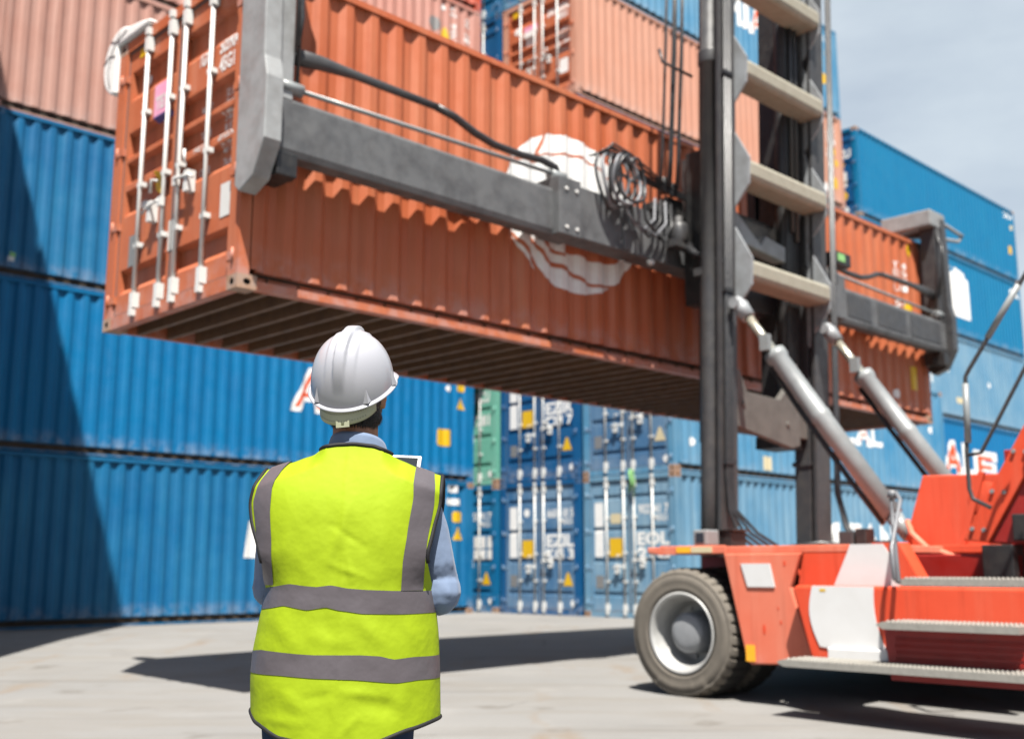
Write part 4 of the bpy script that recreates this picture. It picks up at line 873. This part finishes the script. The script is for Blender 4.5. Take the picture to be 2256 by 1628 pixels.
# hair: short back and sides
hr = MB(); nH, kH = 40, 16; vs = []
for i in range(kH + 1):
    for j in range(nH):
        q = 2 * math.pi * j / nH; dirx, diry = math.sin(q), -math.cos(q)          # j=0 is the nape
        back = .5 + .5 * math.cos(q); low = -.02 - .092 * back ** .8
        if abs(q - math.pi) < 1.15: low = .03
        z = .100 + (low - .100) * i / kH; c = math.sqrt(max(0, 1 - (max(0, z) / .109) ** 2)) if z > 0 else 1 - .34 * (z / -.11) ** 2 * 1.0
        jit = 1 + .012 * noise.noise(Vector((j * .9, i * .7, 0)))
        vs.append(head_pt((.0785 * c * dirx * jit, .0985 * c * diry * jit + .012 * min(0, z) * -6 * .1, z + (.008 * noise.noise(Vector((j * 1.7, 3, 0))) if i == kH else 0))))
hr.add(vs, [(i * nH + j, i * nH + (j + 1) % nH, (i + 1) * nH + (j + 1) % nH, (i + 1) * nH + j) for i in range(kH) for j in range(nH)], 0, True)
hr.add([head_pt((0, 0, .104))] + vs[:nH], [(0, 1 + j, 1 + (j + 1) % nH) for j in range(nH)], 0, True)
hr.ell((.011, .008, 1.556), (.0725, .066, .046), None, 24); hr.ell((.006, .006, 1.60), (.074, .076, .05), None, 20)
rng = random.Random(3)
def blades(c, rad, rot, cnt, z0, z1, ln):
    for _ in range(cnt):
        a_ = rng.uniform(-1.75, 1.75); z = rng.uniform(z0, z1); r_ = math.sqrt(max(.02, 1 - z * z)); p0 = Vector((rad[0] * r_ * math.sin(a_), -rad[1] * r_ * math.cos(a_), rad[2] * z))
        out = Vector((math.sin(a_), -math.cos(a_), .2)).normalized(); side_ = out.cross(Vector((0, 0, 1))).normalized() * .0007
        tip = p0 + Vector((rng.uniform(-.003, .003), rng.uniform(-.002, .002), -ln * rng.uniform(.6, 1.2))) + out * rng.uniform(.0005, .003); tip.x *= 1 - .1 * max(0, -z)
        q_ = [p0 + side_ + out * .0008, p0 - side_ + out * .0008, tip]
        hr.add([Vector(c) + (rot @ v_ if rot else v_) for v_ in q_], [(0, 1, 2)], 0)
blades((.011, .008, 1.556), (.0725, .066, .046), None, 2600, -.80, .5, .013); blades((.006, .006, 1.60), (.074, .076, .05), None, 900, -.6, .5, .012)
hair = hr.build('hair', M['hair'], man)
# helmet
HEL = HC + HM @ Vector((0, -.004, .026)); HR_ = Matrix.Rotation(HY, 3, 'Z') @ Matrix.Rotation(R(29), 3, 'X') @ Matrix.Rotation(R(3.5), 3, 'Y')
def hel(p): return HEL + HR_ @ Vector(p)
nj, ni = 160, 46; RX, RY, RZ = .1125, .134, .146
def shell(q, f):
    """q round the helmet from the back, f: 0 at the rim, 1 at the crown"""
    x, y = math.sin(q), -math.cos(q); ang = f * math.pi / 2; c = math.cos(ang) ** .86; z = math.sin(ang) ** .95
    drop = .024 * max(0, -y) ** 1.5 * (1 - f) ** 2
    px, py_, pz = RX * c * x, RY * c * y, RZ * z - drop
    k = 1.0; act = min(1, max(0, (pz - .012) / .105)); act = act * act * (3 - 2 * act)
    ax_ = abs(px); rid = .0105 * max(0, min(1, (.0175 - ax_) / .004)); rid += .0034 * max(0, min(1, (.043 - ax_) / .003))
    k = 1 + rid * act / .13
    return Vector((px * (1 + (k - 1) * .3), py_ * k, pz * k if pz > 0 else pz))
h = MB(); vs = []
for i in range(ni + 1):
    for j in range(nj): vs.append(hel(shell(2 * math.pi * j / nj, i / ni * .995)))
h.add(vs, [(i * nj + j, i * nj + (j + 1) % nj, (i + 1) * nj + (j + 1) % nj, (i + 1) * nj + j) for i in range(ni) for j in range(nj)] + [[ni * nj + j for j in range(nj)]], 0, True)
rim = []
for k, (dr, dz) in enumerate(((0, .004), (.005, .001), (.0085, -.001), (.009, -.003), (.0075, -.0045), (-.003, -.004))):
    for j in range(nj):
        q = 2 * math.pi * j / nj; p_ = shell(q, 0); x, y = math.sin(q), -math.cos(q)
        pk = max(0, y - .35) / .65; pk = pk * pk * (3 - 2 * pk)
        d = dr * (1 + 5.2 * pk) if dr > 0 else dr
        rim.append(hel((p_.x + x * d * (1 - .5 * pk), p_.y + y * d, p_.z + dz - .014 * pk * max(0, dr) / .009)))
h.add(rim, [(i * nj + j, (i + 1) * nj + j, (i + 1) * nj + (j + 1) % nj, i * nj + (j + 1) % nj) for i in range(5) for j in range(nj)], 0, True)
for q in (R(38), R(-38), R(92), R(-92)):      # slot lugs above the rim
    p0 = shell(q - .10, .02); p1 = shell(q + .10, .02); p2 = shell(q, .17); x, y = math.sin(q), -math.cos(q); o_ = Vector((x, y, 0)) * .010
    h.add([hel(p0), hel(p1), hel(p2), hel((p0 + p1) / 2 + o_), hel(p2 + o_ * .15)], [(0, 3, 4, 2), (3, 1, 2, 4), (0, 1, 3)], 0)
helm = h.build('helmet', M['helmet'], man); sd = helm.modifiers.new('wall', 'SOLIDIFY'); sd.thickness = .0025; sd.offset = -1
HBR = Matrix.Rotation(HY, 3, 'Z')
def bandpt(q, f, r=1.0):
    y = -.1035 * math.cos(q) * r; return HEL + HBR @ Vector((.0865 * math.sin(q) * r, y + .006 * f, -.080 - .046 * f * (1 - .2 * (q / 1.15) ** 4) + (y + .1035) * .62))
bd = MB(); vs = []; rows = 5; nb = 44
for i in range(rows):
    for j in range(nb + 1): vs.append(bandpt(R(-66) + R(132) * j / nb, i / (rows - 1)))
bd.add(vs, [(i * (nb + 1) + j, i * (nb + 1) + j + 1, (i + 1) * (nb + 1) + j + 1, (i + 1) * (nb + 1) + j) for i in range(rows - 1) for j in range(nb)], 0, True)
bd.add([bandpt(q, f, 1.02) for q, f in ((-.13, .72), (.28, .72), (.28, 1.10), (-.13, 1.12))], [(0, 1, 2, 3)], 0)
band = bd.build('harness_band', M['band'], helm); sd = band.modifiers.new('wall', 'SOLIDIFY'); sd.thickness = .003; sd.offset = 0
dots = MB()
for f, n_ in ((.38, 22), (.78, 20)):
    for k in range(n_):
        q = R(-46) + R(92) * (k + .5) / n_; nrm = HBR @ Vector((math.sin(q), -math.cos(q), 0)); c_ = bandpt(q, f); dots.tube([c_ - nrm * .001, c_ + nrm * .0026], .0011, 6)
dots.build('vent_holes', M['black'], band)
# shirt with collar
b = MB(); limb(b, [(0, 0, .93), (0, -.008, 1.12), (0, -.018, 1.30), (.005, .004, 1.335)], [.145, .130, .124, .092]); b.ell((0, -.004, 1.30), (.178, .104, .105)); b.ell((0, 0, .97), (.172, .122, .12))
limb(b, [SHL, SHL.lerp(ELL, .5) + Vector((-.004, -.002, 0)), ELL + Vector((.0, 0, .0)), ELL.lerp(WRL, .45), WRL.lerp(ELL, .08)], [.050, .056, .054, .050, .036]); limb(b, [SHR, SHR.lerp(ELR, .35) + Vector((.004, 0, 0)), SHR.lerp(ELR, .7), ELR + Vector((.0, -.004, .0)), ELR.lerp(WRR, .45), WRR.lerp(ELR, .08)], [.050, .055, .060, .060, .052, .036])
for q in b.v: q += Vector((noise.noise(Vector(q) * 14) * .006 + noise.noise(Vector((q.x * 30, q.y * 30, q.z * 18))) * .004, noise.noise(Vector(q) * 13 + Vector((7, 0, 0))) * .007 + noise.noise(Vector((q.x * 25 + 3, q.y * 25, q.z * 40))) * .005, 0))
shirt = b.build('shirt', M['shirt'], man); remesh(shirt, .006, 2)
co = MB(); vs = []; nc = 60
for f, rx, ry, z0 in ((0, .092, .083, 1.442), (.35, .087, .079, 1.470), (.75, .0795, .0745, 1.500), (.95, .0765, .0715, 1.5095), (1, .073, .069, 1.5075), (.9, .070, .066, 1.485)):
    for j in range(nc):
        q = 2 * math.pi * j / nc; bk = .5 + .5 * math.cos(q)
        vs.append((.0205 + rx * math.sin(q), .012 - ry * math.cos(q) * (1 + .1 * (1 - bk)), z0 - .075 * (1 - bk) ** 1.4 - (.016 * max(0, -math.cos(q)) if f < .5 else 0) - .006 * math.sin(q)))
co.add(vs, [(i * nc + j, i * nc + (j + 1) % nc, (i + 1) * nc + (j + 1) % nc, (i + 1) * nc + j) for i in range(5) for j in range(nc)], 0, True)
co.build('collar', M['shirt'], shirt)
# trousers and boots
b = MB(); b.ell((-.012, 0, .93), (.185, .128, .13))
for h0 in (-.105, .085): limb(b, [(h0, 0, .90), (h0 * 1.04, .0, .74), (h0 * 1.1, .012, .50), (h0 * 1.14, -.01, .28), (h0 * 1.16, -.018, .075)], [.108, .100, .078, .070, .064])
for q in b.v: q += Vector((noise.noise(Vector(q) * 12) * .006, noise.noise(Vector(q) * 12 + Vector((3, 0, 0))) * .006, 0))
tr = b.build('trousers', M['jeans'], man); remesh(tr, .009, 4)
for h0 in (-.120, .100):
    b = MB(); limb(b, [(h0, -.03, .055), (h0 * 1.1, .06, .05), (h0 * 1.2, .15, .038)], [.050, .048, .040]); limb(b, [(h0, -.02, .06), (h0, -.022, .15)], [.05, .048]); b.box(h0 - .05, h0 + .05, -.08, .19, .0, .02)
    for q in b.v: q.z = max(q.z, .0)
    bt = b.build('boot', M['shoe'], man); remesh(bt, .007, 3)
# vest
def interp(tab, x):
    if x <= tab[0][0]: return tab[0][1]
    for (a, c), (b_, d) in zip(tab, tab[1:]):
        if x <= b_:
            f = (x - a) / (b_ - a); f = f * f * (3 - 2 * f) * .35 + f * .65; return c + (d - c) * f
    return tab[-1][1]
XL = [(.72, -.238), (.79, -.239), (.871, -.243), (.94, -.239), (1.0, -.229), (1.05, -.220), (1.105, -.210), (1.158, -.205), (1.20, -.214), (1.272, -.241), (1.32, -.251), (1.363, -.243), (1.412, -.222), (1.48, -.20)]
XR = [(.72, .253), (.771, .253), (.859, .251), (.917, .249), (.975, .246), (1.046, .238), (1.122, .227), (1.182, .219), (1.236, .231), (1.321, .249), (1.394, .252), (1.48, .22)]
HEM = [(-.24, .791), (-.208, .768), (-.136, .738), (-.065, .728), (.006, .724), (.10, .729), (.182, .755), (.253, .771)]
TOP = [(-.225, 1.412), (-.161, 1.430), (-.112, 1.447), (-.061, 1.466), (-.02, 1.472), (.023, 1.4735), (.072, 1.468), (.106, 1.456), (.147, 1.436), (.197, 1.413), (.252, 1.395)]
DB = [(.66, .178), (.72, .176), (.80, .174), (.95, .168), (1.10, .162), (1.22, .160), (1.32, .152), (1.40, .120), (1.44, .090), (1.475, .072), (1.56, .06)]
CRE = [((.035, 1.33), (-.03, 1.15), .012, .006), ((-.02, 1.26), (.07, 1.20), .008, -.005), ((.10, 1.30), (.12, 1.13), .022, .007), ((-.13, 1.28), (-.155, 1.13), .02, .006), ((.02, 1.20), (.035, 1.12), .008, .006), ((-.02, 1.16), (.08, 1.125), .008, .005),
       ((-.17, 1.03), (-.10, .955), .02, .007), ((-.03, 1.04), (-.01, .95), .018, -.006), ((.05, 1.03), (.13, .95), .022, .008), ((.17, 1.03), (.20, .95), .016, .007), ((-.05, .98), (.03, .965), .02, .005),
       ((.0, .87), (.0, .74), .006, .004), ((.02, .85), (.12, .84), .012, .006), ((.08, .82), (.17, .80), .022, -.010), ((-.15, .86), (-.06, .80), .02, .006), ((-.2, .78), (-.05, .775), .012, .005), ((.17, .87), (.16, .77), .018, .006), ((-.08, .83), (.0, .845), .012, -.004), ((.06, .79), (.02, .745), .01, .005), ((-.12, 1.06), (-.07, 1.11), .02, -.004)]
def smooth_tab(tab, w=.03):
    zs = [.66 + i * .008 for i in range(112)]; raw = [interp(tab, z) for z in zs]; out = []
    for i, z in enumerate(zs):
        ws = [math.exp(-((j - i) * .008 / w) ** 2) for j in range(len(zs))]; out.append((z, sum(a * b_ for a, b_ in zip(ws, raw)) / sum(ws)))
    return out
def lin(tab, x):
    i = max(0, min(len(tab) - 2, int((x - tab[0][0]) / .008))); f = max(0, min(1, (x - tab[i][0]) / .008)); return tab[i][1] * (1 - f) + tab[i + 1][1] * f
SXL, SXR, SDB = smooth_tab(XL, .014), smooth_tab(XR, .014), smooth_tab(DB, .045)
def crease(x, z):
    s_ = 0
    for (x0, z0), (x1, z1), wd, am in CRE:
        dx, dz = x1 - x0, z1 - z0; t_ = max(0, min(1, ((x - x0) * dx + (z - z0) * dz) / (dx * dx + dz * dz)))
        d2 = (x - x0 - dx * t_) ** 2 + (z - z0 - dz * t_) ** 2; s_ += am * math.exp(-d2 / (wd * wd)) * (1 - .6 * abs(2 * t_ - 1))
    return s_
def vest_pt(u, z, side=-1, off=0):
    """point of the vest: u from -1 (left edge) to 1 (right edge) at height z; side -1 back, +1 front"""
    xl, xr = lin(SXL, z), lin(SXR, z); x = xl + (xr - xl) * (u + 1) / 2
    D = lin(SDB, z) * (1 if side < 0 else 1.02); f_ = max(0, min(1, (z - 1.09) / .11)); f_ = f_ * f_ * (3 - 2 * f_)
    hw_ = (xr - xl) / 2; wl_ = hw_ * (1 - f_) + max(hw_ * 1.02, .268) * f_; k = max(0, 1 - abs((x - (xl + xr) / 2) / wl_) ** 2.5) ** .55
    ye = 0.0
    y = side * (D * k + off * .9) + ye
    if side < 0: y -= crease(x, z) * .62 * k ** .5 + noise.noise(Vector((x * 9, z * 6, 2))) * .002 * k + noise.noise(Vector((x * 24 + z * 9, z * 15, 4))) * .0010 * k + .0022 * math.exp(-((x - .012) / .006) ** 2) * k
    else: y += noise.noise(Vector((x * 9, z * 6, 8))) * .004
    if z < 1.16: x += (1 if u > 0 else -1) * off * .5 * abs(u) ** 6
    return Vector((x, y, z))
def vx(u, z): return lin(SXL, z) + (lin(SXR, z) - lin(SXL, z)) * (u + 1) / 2
def vu(x, z): xl, xr = lin(SXL, z), lin(SXR, z); return max(-1, min(1, 2 * (x - xl) / (xr - xl) - 1))
def ucol(i, n): t_ = 2 * i / n - 1; return math.copysign(1 - (1 - abs(t_)) ** 1.5, t_)      # denser towards the sides
def top_fix(p_, x, z, zt=None):
    """the two sheets meet along the shoulders"""
    zt = interp(TOP, x) if zt is None else zt; k = max(0, min(1, (abs(x - .022) - .070) / .05)); k = k * k * (3 - 2 * k)
    if zt - z < .05: p_.y *= 1 - k + k * max(0, (zt - z) / .05) ** .6
    return p_
def on_vest(x, z, side, off):
    """a point a little way off the cloth"""
    def P(x_, z_): return top_fix(vest_pt(vu(x_, z_), z_, side), x_, z_)
    p_ = P(x, z); e = .003; sx = -1 if x > 0 else 1
    n_ = (P(x + sx * e, z) - p_).cross(P(x, z - e) - p_)
    if n_.length < 1e-12: n_ = Vector((0, side, 0))
    n_.normalize(); 
    if n_.y * side < 0: n_ = -n_
    return p_ + n_ * off
def vest_sheet(side):
    nu, nz_ = 110, 120; vs = []; fs = []
    for i in range(nz_ + 1):
        for j in range(nu + 1):
            u = ucol(j, nu); x0 = vx(u, .80); x1 = vx(u, 1.40); zt = interp(TOP, x1)
            if side > 0 and abs(x1 - .02) < .085: zt -= .30 * (1 - abs(x1 - .02) / .085)
            z = interp(HEM, x0) + (zt - interp(HEM, x0)) * i / nz_
            p_ = vest_pt(u, z, side)
            vs.append(top_fix(p_, p_.x, z, zt if side > 0 else None))
    return MB().add(vs, [(i * (nu + 1) + j, i * (nu + 1) + j + 1, (i + 1) * (nu + 1) + j + 1, (i + 1) * (nu + 1) + j) for i in range(nz_) for j in range(nu)], 0, True)
vb = vest_sheet(-1); vf = vest_sheet(1); vb.add(vf.v, vf.f, 0, True)
vest = vb.build('vest', M['vest'], man); sd = vest.modifiers.new('cloth', 'SOLIDIFY'); sd.thickness = .002; sd.offset = 0
def strip_h(top, bot, side):
    b_ = MB(); nu = 100; vs = []
    for i in range(9):
        for j in range(nu + 1):
            u = ucol(j, nu); x = vx(u, 1.0); zt, zb = interp(top, x), interp(bot, x); vs.append(vest_pt(u, zb + (zt - zb) * i / 8, side, .0028))
    return b_.add(vs, [(i * (nu + 1) + j, i * (nu + 1) + j + 1, (i + 1) * (nu + 1) + j + 1, (i + 1) * (nu + 1) + j) for i in range(8) for j in range(nu)], 0, True)
T1 = ([(-.22, 1.100), (-.19, 1.104), (-.137, 1.111), (-.09, 1.106), (-.06, 1.104), (-.02, 1.108), (.03, 1.100), (.08, 1.0965), (.15, 1.094), (.225, 1.093)], [(-.22, 1.046), (-.19, 1.050), (-.147, 1.057), (-.08, 1.047), (-.03, 1.054), (.009, 1.046), (.07, 1.038), (.166, 1.036), (.236, 1.037)])
T2 = ([(-.24, .938), (-.191, .946), (-.05, .938), (.06, .938), (.108, .935), (.144, .926), (.19, .930), (.248, .928)], [(-.243, .887), (-.13, .887), (-.04, .882), (.049, .879), (.15, .869), (.20, .873), (.248, .871)])
for T_ in (T1, T2):
    b1 = strip_h(*T_, -1); b2 = strip_h(*T_, 1); b1.add(b2.v, b2.f, 0, True); b1.build('reflective_tape', M['tape'], vest)
VL = ([(1.108, -.209), (1.176, -.210), (1.24, -.223), (1.321, -.238), (1.37, -.228), (1.425, -.205)], [(1.108, -.172), (1.212, -.176), (1.30, -.184), (1.357, -.184), (1.40, -.172), (1.437, -.155)])
VR = ([(1.094, .156), (1.16, .160), (1.236, .170), (1.333, .183), (1.427, .181)], [(1.094, .207), (1.212, .218), (1.321, .234), (1.36, .235), (1.405, .230)])
for lft, rgt in (VL, VR):
    b1 = MB()
    for side in (-1, 1):
        vs = []; nz_ = 60; nu = 10
        for i in range(nz_ + 1):
            for j in range(nu + 1):
                f = i / nz_; za, zb = lft[0][0], 1.445; z = za + (zb - za) * f
                x = interp(lft, z) * (1 - j / nu) + interp(rgt, z) * j / nu; z = min(z, interp(TOP, x) + .001)
                p_ = on_vest(x, min(z, interp(TOP, x) - .0005), side, .0032); p_.z += .002 * max(0, min(1, (z - 1.40) / .03)); vs.append(p_)
        b1.add(vs, [(i * (nu + 1) + j, i * (nu + 1) + j + 1, (i + 1) * (nu + 1) + j + 1, (i + 1) * (nu + 1) + j) for i in range(nz_) for j in range(nu)], 0, True)
    b1.build('reflective_tape', M['tape'], vest)
for u in (-1, 1):
    bb = MB()
    pts = [top_fix(vest_pt(u, z, -1), vx(u, z), z) for z in [1.165 + (interp(TOP, vx(u, 1.40)) - 1.165) * i / 30 for i in range(31)]]
    pts2 = [top_fix(vest_pt(u, z, 1), vx(u, z), z) for z in [1.165 + (interp(TOP, vx(u, 1.40)) - 1.165) * (30 - i) / 30 for i in range(31)]]
    bb.tube([p_ + Vector((u * .001, 0, 0)) for p_ in pts + pts2[1:]], .0058, 8); bb.build('armhole_binding', M['piping'], vest)

nb_ = MB(); pts = [top_fix(vest_pt(vu(x, interp(TOP, x)), interp(TOP, x), -1), x, interp(TOP, x) - .0001) for x in [-.072 + .190 * i / 30 for i in range(31)]]; nb_.tube(pts, .006, 8); nb_.build('neck_binding', M['piping'], vest)
hbn = MB()
for side in (-1, 1): hbn.tube([vest_pt(ucol(j, 60), interp(HEM, vx(ucol(j, 60), .80)), side) for j in range(61)], .0055, 8)
hbn.build('hem_binding', M['piping'], vest)
# tablet in his hands
tb = MB(); tb.box(-.128, .128, -.004, .004, -.092, .092)
tab = tb.build('tablet', M['white_m'], None, .007); tab.location = Vector((PX, PY, 0)) + TB + Vector((0, .0, .012)); tab.rotation_euler = (R(-24), R(3), R(-6))
tag(tab, 'tablet computer with a white rim, held up in front of the man in the vest', 'tablet')
sc = MB(); sc.box(-.118, .118, -.0052, -.0038, -.083, .083); scr = sc.build('screen', M['glass'], tab)
